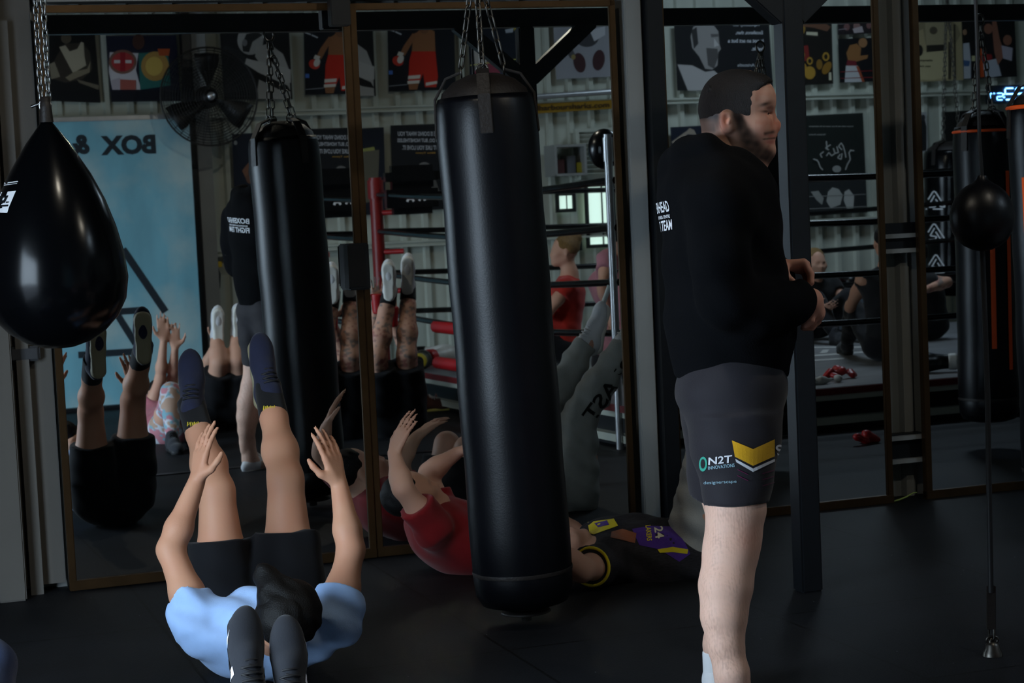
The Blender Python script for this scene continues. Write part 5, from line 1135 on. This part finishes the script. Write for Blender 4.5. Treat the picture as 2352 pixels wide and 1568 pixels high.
# things lying about the ring
def rag(name, label, cat, p, r, m, group=None, seed=1, hgt=.06, h=.012):
    rr = random.Random(seed); B = Body(h)
    for i in range(9):
        a, d = rr.uniform(0,6.28), rr.uniform(0,r); c = p+T*d*math.cos(a)*1.5+N*d*math.sin(a)*.8+Z*rr.uniform(.012,hgt)
        a2 = rr.uniform(0,6.28); B.cap(c, c+T*math.cos(a2)*r*.6+N*math.sin(a2)*r*.4-Z*max(0,c.z-p.z-.02), rr.uniform(.018,.03), .014, .02)
    o = B.mesh(name, m, None, ripple=folds(.004, 1.6)); tagset(o, label, cat, group); return o
rag('hand_wrap', 'crumpled red hand wraps on the ring edge', 'hand wraps', vmz(1910,870,P3,RZ+.005), .11, m_redv, 'red hand wraps', 3)
rag('hand_wrap', 'crumpled red hand wraps on the floor in front of the ring', 'hand wraps', vmz(1992,1018,P3,.0), .11, m_redv, 'red hand wraps', 5)
rag('towel', 'small white towel on the ring edge beside the red wraps', 'towel', vmz(1892,880,P3,RZ+.005), .09, cloth('white_towel', '#bdbdb8'), None, 8, .03)
def glove(label, p, d, m, m2, sc=1.0):
    d = Vector(d).normalized(); x = d.cross(Z).normalized(); t = thing('boxing_glove', label, 'boxing glove', p, 'loose boxing gloves')
    B = Body(.008); c = p+Z*.062*sc; B.ell(c+d*.05*sc, (.085*sc,.06*sc,.058*sc), (d,x,Z), .03); B.ell(c+d*.09*sc-Z*.015*sc, (.05*sc,.055*sc,.045*sc), (d,x,Z), .03); B.cap(c-d*.03*sc, c-d*.10*sc, .044*sc, .042*sc, .03); B.cap(c+x*.05*sc, c+x*.06*sc+d*.07*sc, .026*sc, .022*sc, .02); B.mesh('padding', m, t)
    B = Body(.008); B.cut(c-d*.07*sc, c-d*.125*sc, .049*sc, .05*sc); B.mesh('cuff', m2, t); return t
m_wg = mat('white_glove_leather', '#b9bab6', .4); m_kg = mat('black_glove_leather', '#101113', .3); m_yg = mat('yellow_trim', '#b8a22a', .5)
def GP(x, q): p = vm(x, 830, P2, q); p.z = RZ; return p
glove('white boxing glove on the ring edge near the red post', GP(1015,6.2), T*.6+N*.4, m_wg, m_redv, 1.25)
glove('white boxing glove behind the other one, near the red post', GP(1003,6.52), T-N*.4, m_wg, m_kg, 1.2)
glove('black boxing glove with yellow cuff by the white gloves', GP(968,6.0), T*.4+N, m_kg, m_yg, 1.2)
glove('black and red boxing glove lying on the canvas by the broom', GP(1318,6.3), T, m_kg, m_redv, 1.1)
glove('black boxing glove on the ring edge at the far right', vmz(2150,855,P4,RZ), -T+N*.5, m_kg, m_wg, 1.1)
mb = MB(); p = GP(1040,6.5); mb.lathe(p, [(.001,.0),(.17,.0),(.2,.05),(.19,.10),(.001,.12)][::1], 28); o = mb.build('focus_pad', m_redv, None, p); tagset(o, 'round red pad lying on the ring by the red post', 'pad')
def floor_shoe(label, x, y, d, cols, panel=P2):
    p = vmz(x, y, panel, 0); tmp = thing('trainer', label, 'shoe', p, 'loose shoes by the ring'); shoe(tmp, p+Z*.07, d, Z, cols, .3, 'upper', .008); return tmp
m_brs = cloth('brown_mesh_shoe', '#4a2a22'); m_soly = mat('yellow_white_sole', '#b9ab5a', .6)
floor_shoe('brown trainer with yellow sole on the floor beside the ring', 975, 945, T, (m_brs, m_soly, m_lacew))
floor_shoe('second brown trainer on the floor, nearer the big bag', 1012, 935, T+N*.3, (m_brs, m_soly, m_lacew))
floor_shoe('pale trainer on the floor beside the ring corner', 1425, 1012, T, (m_shoew, m_solew, m_lacew))
# dark joint strip between the mat fields
a, b = vmz(330,1100,P1,0), vmz(800,1050,P1,0); s0, q0 = sq(a)
mb = MB(); mb.rbox(-1.6, 3.2, 3.27, 3.33, .0, .006); struct('trim_13', mb, m_blk)
# ---------------------------------------------------------------- people on the far side
def lying(name_label, panel, px, q, cols, deck=0.0, foot_up=None, hands=None, tex=None):
    pass
def R_(x, y, panel, q): return vm(x, y, panel, q)
def mirr_J(d, panel): return {k: (R_(v[0], v[1], panel, v[2]) if isinstance(v, tuple) else v) for k, v in d.items()}
def tattoo(P, c):
    n = rnoise(P, 40, 21); n2 = rnoise(P, 85, 22); w = np.clip((n2-.5)*5, 0, 1)*.6; ink = np.where((n > .62)[:,None], arr('#2f5a66'), np.where((n < .36)[:,None], arr('#7a2f3a'), arr('#23262c')))
    return c + (ink-c)*w[:,None]
J = mirr_J(dict(pelvis=(905,965,4.25), chest=(890,960,4.75), neck=(885,930,5.0), head=(882,900,5.12), shL=(925,955,4.9), shR=(845,960,4.9), elL=(948,850,4.7), elR=(848,800,4.7), wrL=(900,730,4.5), wrR=(868,700,4.5),
  hipL=(935,960,4.25), hipR=(875,965,4.25), knL=(934,815,4.05), knR=(866,822,4.05), anL=(938,655,4.2), anR=(896,668,4.15)), P2)
J.update(face=unit(-.1,.9,.5), handL=Z, handR=Z, palmL=N, palmR=N, ftL=unit(0,.1,1), ftR=unit(-.05,.1,1), upL=N*.9+T*.3, upR=N*.9+T*.3, shL=J['shL'], )
tat, P_, V_ = figure('person', 'person with tattooed raised legs in white trainers and black shorts, red hand wraps', J,
  dict(h=.011, girth=1.15, shirt=(m_bshort, .6), legs=(m_bshort, .86), hair=m_hairk, shoes=(m_shoew, m_solew, m_lacew), socks=m_bsock, sockh=.22, extra=tattoo, curl=.12), Vector((*((J['pelvis']).xy), 0)))
for s in 'LR':
    C = Body(.008); w_ = J['wr'+s]; C.cut(w_-Z*.06, w_+Z*.075, .036, .05); C.mesh('hand_wrap', m_redv, tat)
J = mirr_J(dict(pelvis=(520,930,5.3), chest=(520,935,5.75), neck=(520,905,6.0), head=(520,880,6.1), shL=(565,925,5.9), shR=(478,930,5.9), elL=(580,850,5.75), elR=(470,850,5.75), wrL=(555,790,5.6), wrR=(500,780,5.6),
  hipL=(552,935,5.3), hipR=(490,935,5.3), knL=(545,828,5.1), knR=(502,832,5.1), anL=(543,765,5.25), anR=(497,770,5.25)), P1)
J.update(face=unit(-.1,.9,.5), handL=Z, handR=Z, palmL=N, palmR=N, ftL=unit(0,.1,1), ftR=unit(0,.1,1), upL=N, upR=N)
figure('person', 'person in black with white trainers raised, left of the reflected heavy bag', J, dict(h=.012, shirt=(m_bshort, .6), legs=(m_bshort, .8), hair=m_hairk, shoes=(m_shoew, m_solew, m_lacew), curl=.15), Vector((*J['pelvis'].xy, 0)))
m_flo = mat('floral_leggings', '#b9a9b0', .8, attr=True)
J = mirr_J(dict(pelvis=(392,985,4.9), chest=(370,970,5.3), neck=(368,930,5.5), head=(368,905,5.55), shL=(405,950,5.4), shR=(340,955,5.4), elL=(396,870,5.35), elR=(368,870,5.3), wrL=(402,800,5.2), wrR=(376,780,5.2),
  hipL=(408,985,4.9), hipR=(378,988,4.9), knL=(418,905,4.65), knR=(392,900,4.6), anL=(440,1000,4.4), anR=(395,1010,4.35)), P1)
J.update(face=unit(-.1,.9,.5), handL=Z, handR=Z, palmL=N, palmR=N, ftL=-N, ftR=-N, upL=Z, upR=Z)
flo, P_, V_ = figure('person', 'person in pale floral leggings and pink top sitting up in front of the blue banner', J, dict(h=.011, girth=.9, shirt=(cloth('pink_cotton', '#a5606a'), .5), hair=m_hairk, shoes=(m_shoek, m_solek, m_lace), curl=.12), Vector((*J['pelvis'].xy, 0)))
C = Body(.01)
for s in 'LR':
    hp, kn, an = J['hip'+s], J['kn'+s], J['an'+s]; C.cap(hp, kn, .095, .062, .05); C.path([kn, lerp(kn, an, .35), lerp(kn, an, .92)], [.06,.062,.042], .03)
C.ell(J['pelvis'], (.14,.16,.12), None, .06)
def flo_col(P):
    n = rnoise(P, 40, 31); n2 = rnoise(P, 55, 32); c = np.tile(arr('#b7bcc4'), (len(P),1)); c = np.where((n > .66)[:,None], arr('#b0707a'), c); c = np.where((n2 > .7)[:,None], arr('#6f9aa8'), c); return np.where(((n < .3))[:,None], arr('#a88a78'), c)
C.mesh('leggings', m_flo, flo, flo_col)
def seated(label, panel, x, y, q, fwd, S, lean=.12, arms=None, knee_up=.34, base_z=RZ):
    hh = R_(x, y, panel, q); f = Vector(fwd).normalized(); lt = Z.cross(f); hz = max(hh.z, base_z+.62); hh.z = hz
    pv = Vector((*(hh-f*lean).xy, base_z+.12)); nk = Vector((*(hh-f*.03).xy, hz-.17)); cc = lerp(pv, nk, .66)
    J = dict(pelvis=pv, chest=cc, head=hh, neck=nk, face=f, headup=Z)
    for s, k in (('L', 1), ('R', -1)):
        J['sh'+s] = cc+lt*k*.17+Z*.1; J['hip'+s] = pv+lt*k*.09; J['kn'+s] = Vector((*(pv+lt*k*.14+f*.36).xy, base_z+knee_up)); J['an'+s] = Vector((*(pv+lt*k*.13+f*.62).xy, base_z+.08)); J['ft'+s] = f; J['up'+s] = Z
        J['el'+s] = J['sh'+s]+f*.16-Z*.2+lt*k*.06; J['wr'+s] = J['el'+s]+f*.22+Z*.04-lt*k*.08
    for k_, v in (arms or {}).items(): J[k_] = R_(*v[:2], panel, v[2])
    return figure('person', label, J, S, Vector((*pv.xy, base_z)))
blk_top = cloth('black_vest', '#0e0e10', .8)
def lift(x, y, panel, q, z): return (x, y, q)
def LK(**k): d = dict(h=.013, girth=.9, legs=(m_bleg, 1.95), legname='leggings', shoes=(m_shoek, m_solek, m_lace)); d.update(k); return d
seated('person in black vest and leggings sitting on the ring, bare shoulders', P3, 2034, 555, 3.9, N+T*.25, LK(shirt=(blk_top, 0), hair=m_hairb, skin=('#b98a70','#a5604c')), .0)
seated('person with tattooed arm in black T-shirt sitting on the ring', P4, 2100, 590, 5.3, N-T*.25, LK(girth=1.0, shirt=(blk_top, .35), hair=m_hairk, extra=tattoo), .1, dict(shL=(2130,650,5.2), elL=(2175,648,5.15), wrL=(2120,668,5.05)))
seated('blond person with hair in a bun, bowed, sitting in the ring behind the ropes', P2, 1297, 575, 5.6, N*.3-T, LK(shirt=(cloth('orange_red_vest', '#b0281c'), .3), hair=m_hairy, hairlong='bun'), -.05)
seated('person in faded pink top at the near ring corner, arm hanging', P2, 1428, 545, 4.2, N*.6+T, LK(shirt=(cloth('faded_pink_cotton', '#a8707a'), .4), hair=m_hairb), .1, dict(shL=(1397,595,4.2), elL=(1384,660,4.1), wrL=(1396,712,4.05)))
seated('person with long blond hair sitting in the ring behind the clasped hands', P3, 1874, 635, 5.9, -N, LK(shirt=(blk_top, .3), hair=m_hairy, hairlong='tail'), .1)

# ---- the bench of kit against the far wall, the black corner cushion
bx = thing('kit_bench', 'grey steel kit bench against the far wall behind the ring', 'bench', vmz(1925, 745, P3, 0))
a, b = sq(vm(1885,700,P3,7.4))[0], sq(vm(1985,700,P3,7.4))[0]; z1 = vm(1925,662,P3,7.2).z
mb = MB(); mb.rbox(a, b, 7.05, 7.6, z1-.03, z1, 0, .006); mb.build('bench_top', m_blk, bx)
for i in range(3):
    s0 = a+(b-a)*i/3+.01; mb = MB(); mb.rbox(s0, s0+(b-a)/3-.02, 7.07, 7.1, .05, z1-.04, 0, .006); mb.build('door_panel', mat('blue_grey_steel', '#7f8b98', .35, metal=.4), bx)
mb = MB(); mb.rbox(a, b, 7.1, 7.6, 0, z1-.03); mb.build('carcass', m_blk, bx)
def BP(px): p = room(sq(vm(px,650,P3,7.2))[0], 7.22, z1); return p
glove('red boxing glove on the grey kit bench', BP(1908), -T*.3+N*-1, m_redv, m_kg, 1.0)
glove('black boxing glove on the grey kit bench beside the red one', BP(1938), T*.3-N, m_kg, m_wg, 1.15)
mb = MB(); c = vm(1388,342,P2,RQ0+.2); mb.sphere(c, (.10,.09,.12), 24, 0, (T, N, Z)); mb.build('corner_cushion', pad_m, rg)
